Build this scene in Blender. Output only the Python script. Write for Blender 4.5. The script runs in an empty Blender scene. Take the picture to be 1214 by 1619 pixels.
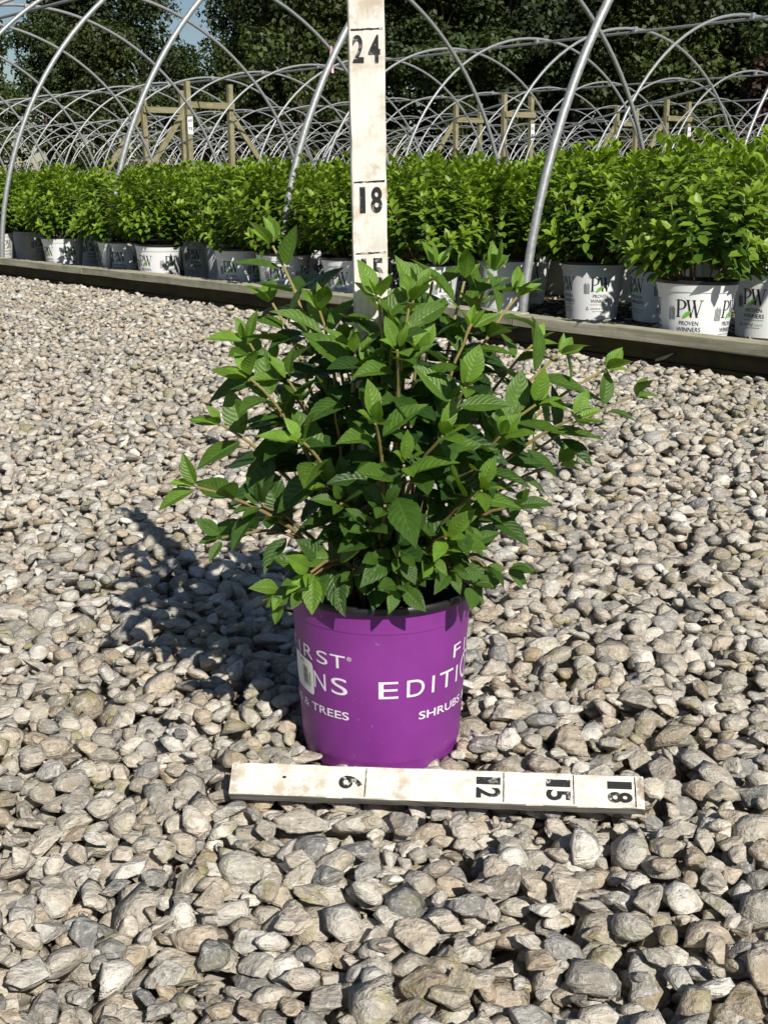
import bpy, bmesh, math, random
import numpy as np
from mathutils import Vector, Matrix, Quaternion

R_ = math.radians
rnd = random.Random(7)
C = bpy.context.scene.collection
sc = bpy.context.scene

# ------------------------------------------------------------------ camera
F_PX, PITCH, CAM_H = 1930.0, math.atan(534.5 / 1930.0), 0.685
cp, sp = math.cos(PITCH), math.sin(PITCH)
cam_d = bpy.data.cameras.new('camera')
cam = bpy.data.objects.new('camera', cam_d)
C.objects.link(cam)
cam_d.sensor_fit = 'VERTICAL'
cam_d.sensor_height = 36.0
cam_d.sensor_width = 36.0
cam_d.lens = 36.0 * F_PX / 1619.0
cam_d.clip_start = 0.05
cam_d.clip_end = 2000.0
cam.location = (0, 0, CAM_H)
cam.rotation_euler = (math.pi / 2 - PITCH, 0, 0)
sc.camera = cam

# ------------------------------------------------------------------ sky, sun, exposure
SUN_EL, SUN_AZ = R_(38.0), R_(25.0)          # azimuth: to the right of straight behind the camera
to_sun = Vector((math.sin(SUN_AZ) * math.cos(SUN_EL), -math.cos(SUN_AZ) * math.cos(SUN_EL), math.sin(SUN_EL)))
world = bpy.data.worlds.new('World')
sc.world = world
world.use_nodes = True
wn = world.node_tree
wn.nodes.clear()
w_out = wn.nodes.new('ShaderNodeOutputWorld')
w_bg = wn.nodes.new('ShaderNodeBackground')
w_sky = wn.nodes.new('ShaderNodeTexSky')
w_sky.sky_type = 'NISHITA'
w_sky.sun_disc = False
w_sky.sun_elevation = SUN_EL
w_sky.sun_rotation = math.pi - SUN_AZ
w_sky.dust_density = 0.3
w_sky.ozone_density = 2.0
w_bg.inputs['Strength'].default_value = 0.05
wn.links.new(w_sky.outputs[0], w_bg.inputs['Color'])
wn.links.new(w_bg.outputs[0], w_out.inputs['Surface'])
sun_d = bpy.data.lights.new('sun', 'SUN')
sun_d.energy = 4.6
sun_d.angle = R_(0.53)
sun_d.color = (1.0, 0.94, 0.84)
sun = bpy.data.objects.new('sun', sun_d)
C.objects.link(sun)
sun.rotation_euler = (-to_sun).to_track_quat('-Z', 'Y').to_euler()
sc.view_settings.view_transform = 'Standard'
sc.view_settings.look = 'None'
sc.view_settings.exposure = 0.3
sc.view_settings.gamma = 1.0
sc.view_settings.use_curve_mapping = False
sc.cycles.max_bounces = 6
sc.cycles.transparent_max_bounces = 8


# ------------------------------------------------------------------ helpers
def tag(o, label=None, cat=None, group=None, kind=None):
    if label: o['label'] = label
    if cat: o['category'] = cat
    if group: o['group'] = group
    if kind: o['kind'] = kind
    return o


def link(name, data, mat=None, parent=None):
    o = bpy.data.objects.new(name, data)
    C.objects.link(o)
    if mat is not None and data is not None and len(data.materials) == 0:
        for m in (mat if isinstance(mat, (list, tuple)) else [mat]):
            data.materials.append(m)
    if parent is not None:
        o.parent = parent
    return o


def empty(name, loc=(0, 0, 0), rz=0.0):
    o = bpy.data.objects.new(name, None)
    C.objects.link(o)
    o.location = loc
    o.rotation_euler = (0, 0, rz)
    o.empty_display_size = 0.1
    return o


def np_mesh(name, V, F, smooth=False):
    """V (n,3), F (m,k) arrays with constant k"""
    V = np.asarray(V, dtype=np.float32)
    F = np.asarray(F, dtype=np.int32)
    me = bpy.data.meshes.new(name)
    me.vertices.add(len(V))
    me.vertices.foreach_set('co', V.ravel())
    k = F.shape[1]
    me.loops.add(F.size)
    me.loops.foreach_set('vertex_index', F.ravel())
    me.polygons.add(len(F))
    me.polygons.foreach_set('loop_start', np.arange(0, F.size, k, dtype=np.int32))
    me.polygons.foreach_set('loop_total', np.full(len(F), k, dtype=np.int32))
    if smooth:
        me.polygons.foreach_set('use_smooth', np.ones(len(F), dtype=bool))
    me.update(calc_edges=True)
    return me


def py_mesh(name, V, F, smooth=False):
    me = bpy.data.meshes.new(name)
    me.from_pydata([tuple(v) for v in V], [], F)
    if smooth:
        me.polygons.foreach_set('use_smooth', [True] * len(me.polygons))
    me.update()
    return me


def bm_mesh(name, bm, smooth=False):
    me = bpy.data.meshes.new(name)
    bm.to_mesh(me)
    bm.free()
    if smooth:
        me.polygons.foreach_set('use_smooth', [True] * len(me.polygons))
    return me


def lathe(name, prof, seg=64, smooth=True, mats=None, ang=35):
    """profile list of (r, z[, material index of the band that ends here])"""
    V, F, MI = [], [], []
    for p in prof:
        for i in range(seg):
            a = 2 * math.pi * i / seg
            V.append((p[0] * math.cos(a), p[0] * math.sin(a), p[1]))
    for j in range(len(prof) - 1):
        for i in range(seg):
            k = (i + 1) % seg
            F.append((j * seg + i, j * seg + k, (j + 1) * seg + k, (j + 1) * seg + i))
            MI.append(prof[j + 1][2] if len(prof[j + 1]) > 2 else 0)
    me = py_mesh(name, V, F, smooth)
    me.polygons.foreach_set('material_index', MI)
    if mats:
        for m in mats: me.materials.append(m)
    if smooth:
        me.set_sharp_from_angle(angle=R_(ang))
    return me


def tube_arrays(path, radii, sides=8):
    path = [Vector(p) for p in path]
    n = len(path)
    V, F = [], []
    t0 = (path[1] - path[0]).normalized()
    up = Vector((0, 0, 1)) if abs(t0.z) < 0.9 else Vector((1, 0, 0))
    nrm = t0.cross(up).normalized()
    for i, p in enumerate(path):
        t = (path[min(i + 1, n - 1)] - path[max(i - 1, 0)]).normalized()
        nrm = (nrm - t * nrm.dot(t)).normalized()
        b = t.cross(nrm)
        r = radii[i] if hasattr(radii, '__len__') else radii
        for k in range(sides):
            a = 2 * math.pi * k / sides
            V.append(p + (nrm * math.cos(a) + b * math.sin(a)) * r)
    for i in range(n - 1):
        for k in range(sides):
            k2 = (k + 1) % sides
            F.append((i * sides + k, i * sides + k2, (i + 1) * sides + k2, (i + 1) * sides + k))
    F.append(tuple(range(sides - 1, -1, -1)))
    F.append(tuple(range((n - 1) * sides, n * sides)))
    return V, F


def tube_mesh(name, path, radii, sides=8):
    V, F = tube_arrays(path, radii, sides)
    me = py_mesh(name, V, F, True)
    me.set_sharp_from_angle(angle=R_(50))
    return me


def box_mesh(name, sx, sy, sz, bevel=0.003, cuts=0, jitter=0.0, seed=0, centre=(0, 0, 0)):
    bm = bmesh.new()
    bmesh.ops.create_cube(bm, size=1.0)
    if cuts:
        axis = 0 if sx >= max(sy, sz) else (1 if sy >= sz else 2)
        ln = (sx, sy, sz)[axis]
        for i in range(1, cuts + 1):
            co = [0, 0, 0]; no = [0, 0, 0]
            co[axis] = -0.5 + i / (cuts + 1); no[axis] = 1
            bmesh.ops.bisect_plane(bm, geom=bm.verts[:] + bm.edges[:] + bm.faces[:], plane_co=co, plane_no=no)
    for v in bm.verts:
        v.co = Vector((v.co.x * sx, v.co.y * sy, v.co.z * sz))
    if bevel > 0:
        eds = [e for e in bm.edges if len(e.link_faces) == 2 and e.calc_face_angle(0) > 0.5]
        bmesh.ops.bevel(bm, geom=eds, offset=bevel, segments=2, profile=0.6, affect='EDGES')
    if jitter:
        rr = random.Random(seed)
        for v in bm.verts:
            v.co += Vector((rr.uniform(-1, 1), rr.uniform(-1, 1), rr.uniform(-1, 1))) * jitter
    for v in bm.verts:
        v.co += Vector(centre)
    bmesh.ops.recalc_face_normals(bm, faces=bm.faces)
    return bm_mesh(name, bm)


class NT:
    """small node-graph helper"""
    def __init__(self, name):
        self.mat = bpy.data.materials.new(name)
        self.mat.use_nodes = True
        self.t = self.mat.node_tree
        self.t.nodes.clear()
        self.out = self.t.nodes.new('ShaderNodeOutputMaterial')

    def n(self, typ, **kw):
        nd = self.t.nodes.new(typ)
        for k, v in kw.items():
            if k.startswith('_'):
                setattr(nd, k[1:], v)
            else:
                key = k.replace('__', ' ')
                sock = nd.inputs[int(key[1:])] if key[0] == 'i' and key[1:].isdigit() else nd.inputs[key]
                if hasattr(v, 'is_output'):
                    self.t.links.new(v, sock)
                else:
                    sock.default_value = v
        return nd

    def math(self, op, a, b=None, clamp=False):
        nd = self.t.nodes.new('ShaderNodeMath')
        nd.operation = op
        nd.use_clamp = clamp
        for i, v in enumerate((a, b)):
            if v is None: continue
            if hasattr(v, 'is_output'): self.t.links.new(v, nd.inputs[i])
            else: nd.inputs[i].default_value = v
        return nd.outputs[0]

    def mix(self, fac, a, b, mode='MIX'):
        nd = self.t.nodes.new('ShaderNodeMix')
        nd.data_type = 'RGBA'
        nd.blend_type = mode
        for i, v in ((0, fac), (6, a), (7, b)):
            if hasattr(v, 'is_output'): self.t.links.new(v, nd.inputs[i])
            elif i == 0: nd.inputs[0].default_value = v
            else: nd.inputs[i].default_value = tuple(v) + (1,) if len(v) == 3 else v
        return nd.outputs[2]

    def ramp(self, fac, stops, interp='LINEAR'):
        nd = self.t.nodes.new('ShaderNodeValToRGB')
        nd.color_ramp.interpolation = interp
        el = nd.color_ramp.elements
        while len(el) < len(stops): el.new(0.5)
        for e, (p, c) in zip(el, stops):
            e.position = p
            e.color = tuple(c) + (1,) if hasattr(c, '__len__') else (c, c, c, 1)
        self.t.links.new(fac, nd.inputs[0])
        return nd.outputs[0]

    def noise(self, vec, scale, detail=4, rough=0.55, dim='3D'):
        nd = self.t.nodes.new('ShaderNodeTexNoise')
        nd.inputs['Scale'].default_value = scale
        nd.inputs['Detail'].default_value = detail
        nd.inputs['Roughness'].default_value = rough
        if vec is not None: self.t.links.new(vec, nd.inputs['Vector'])
        return nd.outputs[0]

    def mapping(self, vec, scale=(1, 1, 1), loc=(0, 0, 0), rot=(0, 0, 0)):
        nd = self.t.nodes.new('ShaderNodeMapping')
        nd.inputs['Scale'].default_value = scale
        nd.inputs['Location'].default_value = loc
        nd.inputs['Rotation'].default_value = rot
        self.t.links.new(vec, nd.inputs['Vector'])
        return nd.outputs[0]

    def bump(self, height, strength=0.3, dist=0.01, normal=None):
        nd = self.t.nodes.new('ShaderNodeBump')
        nd.inputs['Strength'].default_value = strength
        nd.inputs['Distance'].default_value = dist
        self.t.links.new(height, nd.inputs['Height'])
        if normal is not None: self.t.links.new(normal, nd.inputs['Normal'])
        return nd.outputs[0]

    def bsdf(self, color, rough=0.6, metal=0.0, spec=0.4, normal=None, **kw):
        nd = self.t.nodes.new('ShaderNodeBsdfPrincipled')
        for k, v in (('Base Color', color), ('Roughness', rough), ('Metallic', metal), ('Specular IOR Level', spec), ('Normal', normal)):
            if v is None: continue
            if hasattr(v, 'is_output'): self.t.links.new(v, nd.inputs[k])
            elif k == 'Base Color': nd.inputs[k].default_value = tuple(v) + (1,)
            else: nd.inputs[k].default_value = v
        return nd.outputs[0]

    def finish(self, shader):
        self.t.links.new(shader, self.out.inputs['Surface'])
        return self.mat

    def pos(self): return self.t.nodes.new('ShaderNodeNewGeometry').outputs['Position']
    def objc(self): return self.t.nodes.new('ShaderNodeTexCoord').outputs['Object']
    def attr(self, name, out='Fac'):
        nd = self.t.nodes.new('ShaderNodeAttribute'); nd.attribute_name = name
        return nd.outputs[out]
    def objinfo(self, out): return self.t.nodes.new('ShaderNodeObjectInfo').outputs[out]


def at(px, py, Y):
    """the point at distance Y in front of the camera that a photograph pixel looks at"""
    k = (809.5 - py) / F_PX
    z = CAM_H + Y * (k * cp - sp) / (cp + k * sp)
    d = Y * cp - (z - CAM_H) * sp
    return Vector(((px - 607.0) / F_PX * d, Y, z))


def at_h(px, py, h):
    k = (809.5 - py) / F_PX
    Y = (h - CAM_H) * (cp + k * sp) / (k * cp - sp)
    d = Y * cp - (h - CAM_H) * sp
    return Vector(((px - 607.0) / F_PX * d, Y, h))


def proj(x, y, z):
    d = y * cp - (z - CAM_H) * sp
    u = y * sp + (z - CAM_H) * cp
    return 607.0 + F_PX * x / d, 809.5 - F_PX * u / d, d


# house axis: along-direction AD, across-direction AN (away from the yard)
TH = 0.672
AD = Vector((-math.sin(TH), math.cos(TH), 0))
AN = Vector((math.cos(TH), math.sin(TH), 0))
Q_CURB = 3.25


def tq(t, q, z=0.0):
    v = AD * t + AN * q
    return Vector((v.x, v.y, z))


def smooth(a, b, x):
    x = np.clip((x - a) / (b - a), 0, 1)
    return x * x * (3 - 2 * x)


def g_curb(t):
    return np.clip(0.06 * (8.4 - t) / 6.2, -0.03, 0.075)


def ground_z(x, y):
    t = AD.x * x + AD.y * y
    q = AN.x * x + AN.y * y
    return g_curb(t) * smooth(1.3, 3.2, q)


# ------------------------------------------------------------------ materials
def mat_stone(name, per_object):
    m = NT(name)
    pos = m.pos()
    if per_object:
        r = m.objinfo('Random')
        wn_ = m.n('ShaderNodeTexWhiteNoise', _noise_dimensions='1D', W=r)
        sep = m.n('ShaderNodeSeparateColor', Color=wn_.outputs['Color'])
        vec = wn_.outputs['Color']
    else:
        vec = m.attr('tint', 'Vector')
        sep = m.n('ShaderNodeSeparateColor', Color=vec)
    r1, r2, r3 = sep.outputs[0], sep.outputs[1], sep.outputs[2]
    off = m.n('ShaderNodeVectorMath', _operation='SCALE', i0=vec, Scale=7.0).outputs[0]
    p2 = m.n('ShaderNodeVectorMath', _operation='ADD', i0=pos, i1=off).outputs[0]
    base = m.ramp(r1, [(0.0, (0.25, 0.25, 0.24)), (0.10, (0.36, 0.345, 0.315)), (0.3, (0.48, 0.44, 0.37)),
                       (0.5, (0.55, 0.505, 0.425)), (0.66, (0.45, 0.37, 0.275)), (0.82, (0.58, 0.55, 0.49)), (1.0, (0.66, 0.63, 0.57))])
    bri = m.math('MULTIPLY_ADD', r2, 0.42)
    bri.node.inputs[2].default_value = 0.76
    n1 = m.noise(p2, 38, 5, 0.6)
    n2 = m.noise(p2, 150, 5, 0.65)
    n3 = m.noise(p2, 16, 2, 0.5)
    base = m.mix(1.0, base, m.ramp(n1, [(0.28, 0.66), (0.5, 1.0), (0.72, 1.22)]), 'MULTIPLY')
    col = m.n('ShaderNodeVectorMath', _operation='SCALE', i0=base, Scale=bri).outputs[0]
    # iron-tan and pale chalky patches
    col = m.mix(m.math('MULTIPLY', m.ramp(n3, [(0.52, 0.0), (0.68, 1.0)]), 0.45), col, (0.36, 0.27, 0.17))
    col = m.mix(m.math('MULTIPLY', m.ramp(n2, [(0.53, 0.0), (0.64, 1.0)]), 0.5), col, (0.74, 0.72, 0.68))
    col = m.mix(m.math('MULTIPLY', m.ramp(n2, [(0.30, 1.0), (0.42, 0.0)]), 0.4), col, (0.17, 0.16, 0.14))
    # moss stains in random noise patches on some stones
    ms = m.noise(pos, 9, 3, 0.6)
    mfac = m.math('MULTIPLY', m.ramp(ms, [(0.54, 0.0), (0.62, 1.0)]), m.ramp(n1, [(0.45, 0.0), (0.58, 1.0)]))
    col = m.mix(m.math('MULTIPLY', mfac, 0.6), col, (0.24, 0.22, 0.06))
    st_ = m.noise(m.mapping(p2, (25, 60, 190), rot=(0.5, 0.3, 0.9)), 1.0, 4, 0.6)
    col = m.mix(0.55, col, m.mix(1.0, col, m.ramp(st_, [(0.3, 0.62), (0.5, 1.0), (0.7, 1.25)]), 'MULTIPLY'))
    h = m.math('ADD', m.math('MULTIPLY', n1, 0.8), m.math('ADD', m.math('MULTIPLY', n2, 0.35), m.math('MULTIPLY', st_, 0.5)))
    nb = m.bump(h, 1.0, 0.011)
    return m.finish(m.bsdf(col, 0.85, 0, 0.25, nb))


M_STONE_OBJ = mat_stone('limestone_single', True)
M_STONE = mat_stone('limestone_mass', False)

m = NT('yard_dirt')
p_ = m.pos()
n_ = m.noise(p_, 30, 6, 0.65)
v_ = m.n('ShaderNodeTexVoronoi', Scale=34.0, Vector=p_)
c_ = m.ramp(v_.outputs['Color'], [(0.0, (0.20, 0.19, 0.17)), (0.5, (0.36, 0.34, 0.30)), (1.0, (0.5, 0.48, 0.44))])
M_DIRT = m.finish(m.bsdf(m.mix(0.5, c_, m.ramp(n_, [(0.3, (0.10, 0.09, 0.07)), (0.7, (0.3, 0.27, 0.22))])), 0.95, 0, 0.1,
                         m.bump(v_.outputs['Distance'], 0.8, 0.02)))

m = NT('bed_mulch')
p_ = m.pos()
n_ = m.noise(p_, 45, 6, 0.7)
v_ = m.n('ShaderNodeTexVoronoi', Scale=42.0, Vector=p_)
M_BED = m.finish(m.bsdf(m.mix(m.ramp(n_, [(0.5, 0.0), (0.62, 1.0)]), (0.055, 0.045, 0.035), (0.25, 0.21, 0.16)), 0.95, 0, 0.1,
                        m.bump(m.math('ADD', n_, v_.outputs['Distance']), 1.0, 0.02)))


def mat_plastic(name, col, rough, spec=0.45, var=0.12, dirt=0.0, scale=14):
    m = NT(name)
    p = m.objc()
    n1 = m.noise(p, scale, 4, 0.6)
    n2 = m.noise(p, scale * 9, 4, 0.6)
    lo = tuple(c * (1 - var) for c in col)
    hi = tuple(min(1, c * (1 + var)) for c in col)
    c = m.mix(m.ramp(n1, [(0.3, 0.0), (0.7, 1.0)]), lo, hi)
    if dirt:
        c = m.mix(m.math('MULTIPLY', m.ramp(n2, [(0.66, 0.0), (0.76, 1.0)]), dirt), c, (0.35, 0.31, 0.27))
    r = m.math('MULTIPLY_ADD', n1, 0.2)
    r.node.inputs[2].default_value = rough - 0.1
    return m.finish(m.bsdf(c, r, 0, spec, m.bump(n2, 0.08, 0.002)))


M_PURPLE = mat_plastic('purple_plastic', (0.212, 0.034, 0.250), 0.45, 0.4, 0.10, 0.5)
M_BLACKP = mat_plastic('black_plastic', (0.012, 0.013, 0.014), 0.4, 0.5, 0.2, 0.2)
M_WHITEP = mat_plastic('white_plastic', (0.74, 0.76, 0.78), 0.45, 0.4, 0.04, 0.1)
M_INK_W = mat_plastic('white_ink', (0.78, 0.74, 0.80), 0.5, 0.3, 0.03)
M_INK_K = mat_plastic('black_ink', (0.02, 0.022, 0.024), 0.5, 0.3, 0.1)
M_INK_G = mat_plastic('green_ink', (0.16, 0.42, 0.05), 0.5, 0.3, 0.15)
M_PAPER = mat_plastic('label_paper', (0.83, 0.83, 0.80), 0.5, 0.3, 0.05)
M_PINK = mat_plastic('pink_tape', (0.75, 0.45, 0.58), 0.5, 0.3, 0.1)

m = NT('potting_soil')
p_ = m.pos()
n_ = m.noise(p_, 160, 6, 0.7)
M_SOIL = m.finish(m.bsdf(m.ramp(n_, [(0.35, (0.02, 0.012, 0.008)), (0.55, (0.10, 0.055, 0.03)), (0.75, (0.30, 0.18, 0.10))]), 0.95, 0, 0.1,
                         m.bump(n_, 1.0, 0.01)))


def mat_wood(name, lo, hi, axis_scale, moss=0.0, rough=0.8, mosscol=(0.08, 0.10, 0.02)):
    m = NT(name)
    p = m.objc()
    rv = m.n('ShaderNodeVectorMath', _operation='SCALE', i0=m.n('ShaderNodeCombineXYZ', X=m.objinfo('Random'), Y=m.objinfo('Random'), Z=m.objinfo('Random')).outputs[0], Scale=13.0).outputs[0]
    p = m.n('ShaderNodeVectorMath', _operation='ADD', i0=p, i1=rv).outputs[0]
    g = m.noise(m.mapping(p, axis_scale), 1.0, 6, 0.65)
    b = m.noise(p, 7, 5, 0.65)
    c = m.mix(m.ramp(g, [(0.3, 0.0), (0.7, 1.0)]), lo, hi)
    c = m.mix(m.math('MULTIPLY', m.ramp(b, [(0.5, 0.0), (0.7, 1.0)]), 0.5), c, tuple(x * 0.45 for x in lo))
    if moss:
        c = m.mix(m.math('MULTIPLY', m.ramp(m.noise(p, 5.0, 6, 0.75), [(0.48, 0.0), (0.6, 1.0)]), moss), c, mosscol)
    return m.finish(m.bsdf(c, rough, 0, 0.2, m.bump(g, 0.5, 0.004)))


M_RAIL = mat_wood('weathered_rail_wood', (0.30, 0.28, 0.20), (0.56, 0.53, 0.41), (3, 60, 60), 0.25, mosscol=(0.24, 0.25, 0.12))
M_BOARD = mat_wood('mossy_shade_toned_wood', (0.022, 0.018, 0.012), (0.075, 0.06, 0.04), (3, 50, 50), 0.8, mosscol=(0.060, 0.066, 0.008))  # mossy wood, base darkened further so it carries the shade under the rail
M_EDGE = mat_wood('shade_toned_bare_edge', (0.20, 0.19, 0.165), (0.36, 0.345, 0.31), (6, 120, 120), 0.0)  # grey bare wood, toned darker to hold the shade of the front edge
M_POST = mat_wood('treated_post_wood', (0.17, 0.155, 0.085), (0.33, 0.30, 0.19), (30, 30, 1.5), 0.2)

# white painted measuring boards with worn edges
def mat_painted(name, axis_scale):
    m = NT(name)
    p = m.objc()
    g = m.noise(m.mapping(p, axis_scale), 1.0, 6, 0.7)
    b = m.noise(p, 60, 5, 0.65)
    d = m.noise(p, 18, 4, 0.6)
    c = m.mix(m.ramp(g, [(0.35, 0.0), (0.65, 1.0)]), (0.66, 0.63, 0.56), (0.80, 0.79, 0.74))
    c = m.mix(m.math('MULTIPLY', m.ramp(m.math('MULTIPLY', b, d), [(0.27, 0.0), (0.36, 1.0)]), 0.6), c, (0.52, 0.42, 0.28))
    geo = m.t.nodes.new('ShaderNodeNewGeometry')
    ed = m.math('MULTIPLY', m.ramp(geo.outputs['Pointiness'], [(0.52, 0.0), (0.58, 1.0)]), m.ramp(b, [(0.42, 0.0), (0.56, 1.0)]))
    c = m.mix(m.math('MULTIPLY', ed, 0.8), c, (0.23, 0.16, 0.10))
    return m.finish(m.bsdf(c, 0.6, 0, 0.3, m.bump(m.math('ADD', g, m.math('MULTIPLY', b, 0.4)), 0.35, 0.002)))


M_STICK_X = mat_painted('white_paint_board_lying', (14, 120, 120))
M_STICK_Z = mat_painted('white_paint_board_upright', (120, 120, 14))
m = NT('worn_black_paint')
p_ = m.objc()
n_ = m.noise(p_, 130, 5, 0.7)
n2_ = m.noise(p_, 45, 3, 0.6)
f_ = m.math('MULTIPLY', m.ramp(n_, [(0.50, 0.0), (0.58, 1.0)]), m.ramp(n2_, [(0.49, 0.0), (0.59, 1.0)]))
M_WORNINK = m.finish(m.bsdf(m.mix(f_, (0.018, 0.018, 0.02), (0.62, 0.61, 0.57)), 0.55, 0, 0.3))

m = NT('galvanised_steel')
p_ = m.objc()
n_ = m.noise(p_, 55, 4, 0.7)
n2_ = m.noise(p_, 420, 2, 0.6)
M_STEEL = m.finish(m.bsdf(m.mix(m.ramp(n_, [(0.35, 0.0), (0.65, 1.0)]), (0.27, 0.285, 0.29), (0.40, 0.415, 0.42)),
                          m.math('MULTIPLY_ADD', n2_, 0.3), 0.45, 0.5, m.bump(n2_, 0.06, 0.001)))
for nd in m.t.nodes:
    if nd.type == 'MATH' and nd.operation == 'MULTIPLY_ADD': nd.inputs[2].default_value = 0.34


def mat_leaf(name, source, veins=True, trans=0.3, rough=0.36, tcol=(0.30, 0.52, 0.05)):
    """source 'object' reads obj.color, 'attr' reads colour attribute leafcol"""
    m = NT(name)
    base = m.objinfo('Color') if source == 'object' else m.attr('leafcol', 'Color')
    normal = None
    pos = m.pos()
    n1 = m.noise(pos, 90, 3, 0.6)
    col = m.mix(1.0, base, m.ramp(n1, [(0.3, 0.8), (0.7, 1.18)]), 'MULTIPLY')
    if veins:
        uv = m.t.nodes.new('ShaderNodeUVMap')
        uv.uv_map = 'UVMap'
        s = m.n('ShaderNodeSeparateXYZ', Vector=uv.outputs[0])
        u, v = s.outputs[0], s.outputs[1]
        av = m.math('ABSOLUTE', m.math('SUBTRACT', m.math('MULTIPLY', v, 2.0), 1.0))
        t = m.math('SUBTRACT', m.math('MULTIPLY', u, 8.5), m.math('MULTIPLY', m.math('POWER', av, 1.3), 2.3))
        saw = m.math('ABSOLUTE', m.math('SUBTRACT', m.math('MULTIPLY', m.math('FRACT', t), 2.0), 1.0))   # 1 on vein
        lat = m.math('MULTIPLY', m.ramp(saw, [(0.80, 0.0), (0.97, 1.0)]), m.ramp(av, [(0.75, 1.0), (0.97, 0.0)]))
        mid = m.ramp(av, [(0.03, 1.0), (0.085, 0.0)])
        vein = m.math('MAXIMUM', lat, mid)
        col = m.mix(m.math('MULTIPLY', vein, 0.28), col, m.mix(0.5, base, (0.30, 0.42, 0.10)))
        h = m.math('SUBTRACT', m.math('MULTIPLY', m.math('SUBTRACT', 1.0, m.math('POWER', saw, 2.2)), 0.8), m.math('MULTIPLY', mid, 0.9))
        h = m.math('ADD', h, m.math('MULTIPLY', m.noise(uv.outputs[0], 38, 3, 0.6), 0.5))
        normal = m.bump(h, 0.45, 0.0016)
    bs = m.bsdf(col, rough, 0, 0.45, normal)
    tr = m.t.nodes.new('ShaderNodeBsdfTranslucent')
    tc = m.mix(1.0, col, (1.9, 1.7, 0.6), 'MULTIPLY')
    m.t.links.new(tc, tr.inputs['Color'])
    mx = m.t.nodes.new('ShaderNodeMixShader')
    mx.inputs[0].default_value = trans
    m.t.links.new(bs, mx.inputs[1])
    m.t.links.new(tr.outputs[0], mx.inputs[2])
    return m.finish(mx.outputs[0])


M_LEAF = mat_leaf('shrub_leaf', 'object')
M_LEAF_MASS = mat_leaf('shrub_leaf_mass', 'attr')
M_BEDLEAF = mat_leaf('bed_shrub_leaf', 'attr', veins=False, trans=0.25, rough=0.45)
M_TREELEAF = mat_leaf('tree_leaf', 'attr', veins=False, trans=0.15, rough=0.6)

m = NT('shrub_stem')
p_ = m.objc()
n_ = m.noise(p_, 60, 4, 0.6)
sz = m.n('ShaderNodeSeparateXYZ', Vector=m.pos()).outputs[2]
hf = m.n('ShaderNodeMapRange', Value=sz, i1=0.2, i2=0.5).outputs[0]
M_STEM = m.finish(m.bsdf(m.mix(hf, m.mix(n_, (0.10, 0.05, 0.025), (0.26, 0.16, 0.09)), m.mix(n_, (0.24, 0.17, 0.07), (0.30, 0.30, 0.10))), 0.6, 0, 0.3,
                         m.bump(n_, 0.3, 0.002)))
m = NT('tree_bark')
p_ = m.objc()
n_ = m.noise(m.mapping(p_, (6, 6, 1)), 2, 5, 0.7)
M_BARK = m.finish(m.bsdf(m.mix(n_, (0.03, 0.025, 0.02), (0.12, 0.10, 0.08)), 0.9, 0, 0.1, m.bump(n_, 0.6, 0.05)))
M_TWIG = mat_plastic('dry_twig_bark', (0.33, 0.22, 0.13), 0.8, 0.2, 0.3, 0.0, 60)

# ------------------------------------------------------------------ glyphs (made before the scene fills up)
_glyph = {}


def glyph(body, bold=0.0):
    key = (body, bold)
    if key not in _glyph:
        cu = bpy.data.curves.new('glyph', 'FONT')
        cu.body = body
        cu.offset = bold
        cu.resolution_u = 5
        ob = bpy.data.objects.new('glyph', cu)
        C.objects.link(ob)
        dg = bpy.context.evaluated_depsgraph_get()
        me = bpy.data.meshes.new_from_object(ob.evaluated_get(dg))
        V = [tuple(v.co[:2]) for v in me.vertices]
        F = [tuple(p.vertices) for p in me.polygons]
        bpy.data.objects.remove(ob)
        bpy.data.meshes.remove(me)
        bpy.data.curves.remove(cu)
        _glyph[key] = (V, F)
    return _glyph[key]


def glyph_fit(body, x0, x1, y0, y1, bold=0.0):
    """glyph polygons scaled to fill a rectangle"""
    V, F = glyph(body, bold)
    xs = [v[0] for v in V]; ys = [v[1] for v in V]
    ax, bx = min(xs), max(xs); ay, by = min(ys), max(ys)
    return [(x0 + (v[0] - ax) / (bx - ax) * (x1 - x0), y0 + (v[1] - ay) / (by - ay) * (y1 - y0)) for v in V], F


def wrap_print(name, parts, rad, off=0.0004, step=0.06):
    """parts: flat (angle, z) polygons -> thin print on a round wall. angle 0 faces -Y and grows to +X"""
    bm = bmesh.new()
    for V, F in parts:
        vs = [bm.verts.new((x, z, 0)) for x, z in V]
        for f in F:
            try: bm.faces.new([vs[i] for i in f])
            except ValueError: pass
    xs = [v.co.x for v in bm.verts]
    a = math.floor(min(xs) / step) * step
    while a < max(xs):
        a += step
        bmesh.ops.bisect_plane(bm, geom=bm.verts[:] + bm.edges[:] + bm.faces[:], plane_co=(a, 0, 0), plane_no=(1, 0, 0))
    for v in bm.verts:
        an, z = v.co.x, v.co.y
        r = rad(z) + off
        v.co = Vector((math.sin(an) * r, -math.cos(an) * r, z))
    bmesh.ops.recalc_face_normals(bm, faces=bm.faces)
    for f in bm.faces:
        c = f.calc_center_median()
        if f.normal.x * c.x + f.normal.y * c.y < 0: f.normal_flip()
    return bm_mesh(name, bm)


def quad(x0, z0, x1, z1):
    return [(x0, z0), (x1, z0), (x1, z1), (x0, z1)], [(0, 1, 2, 3)]


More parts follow.
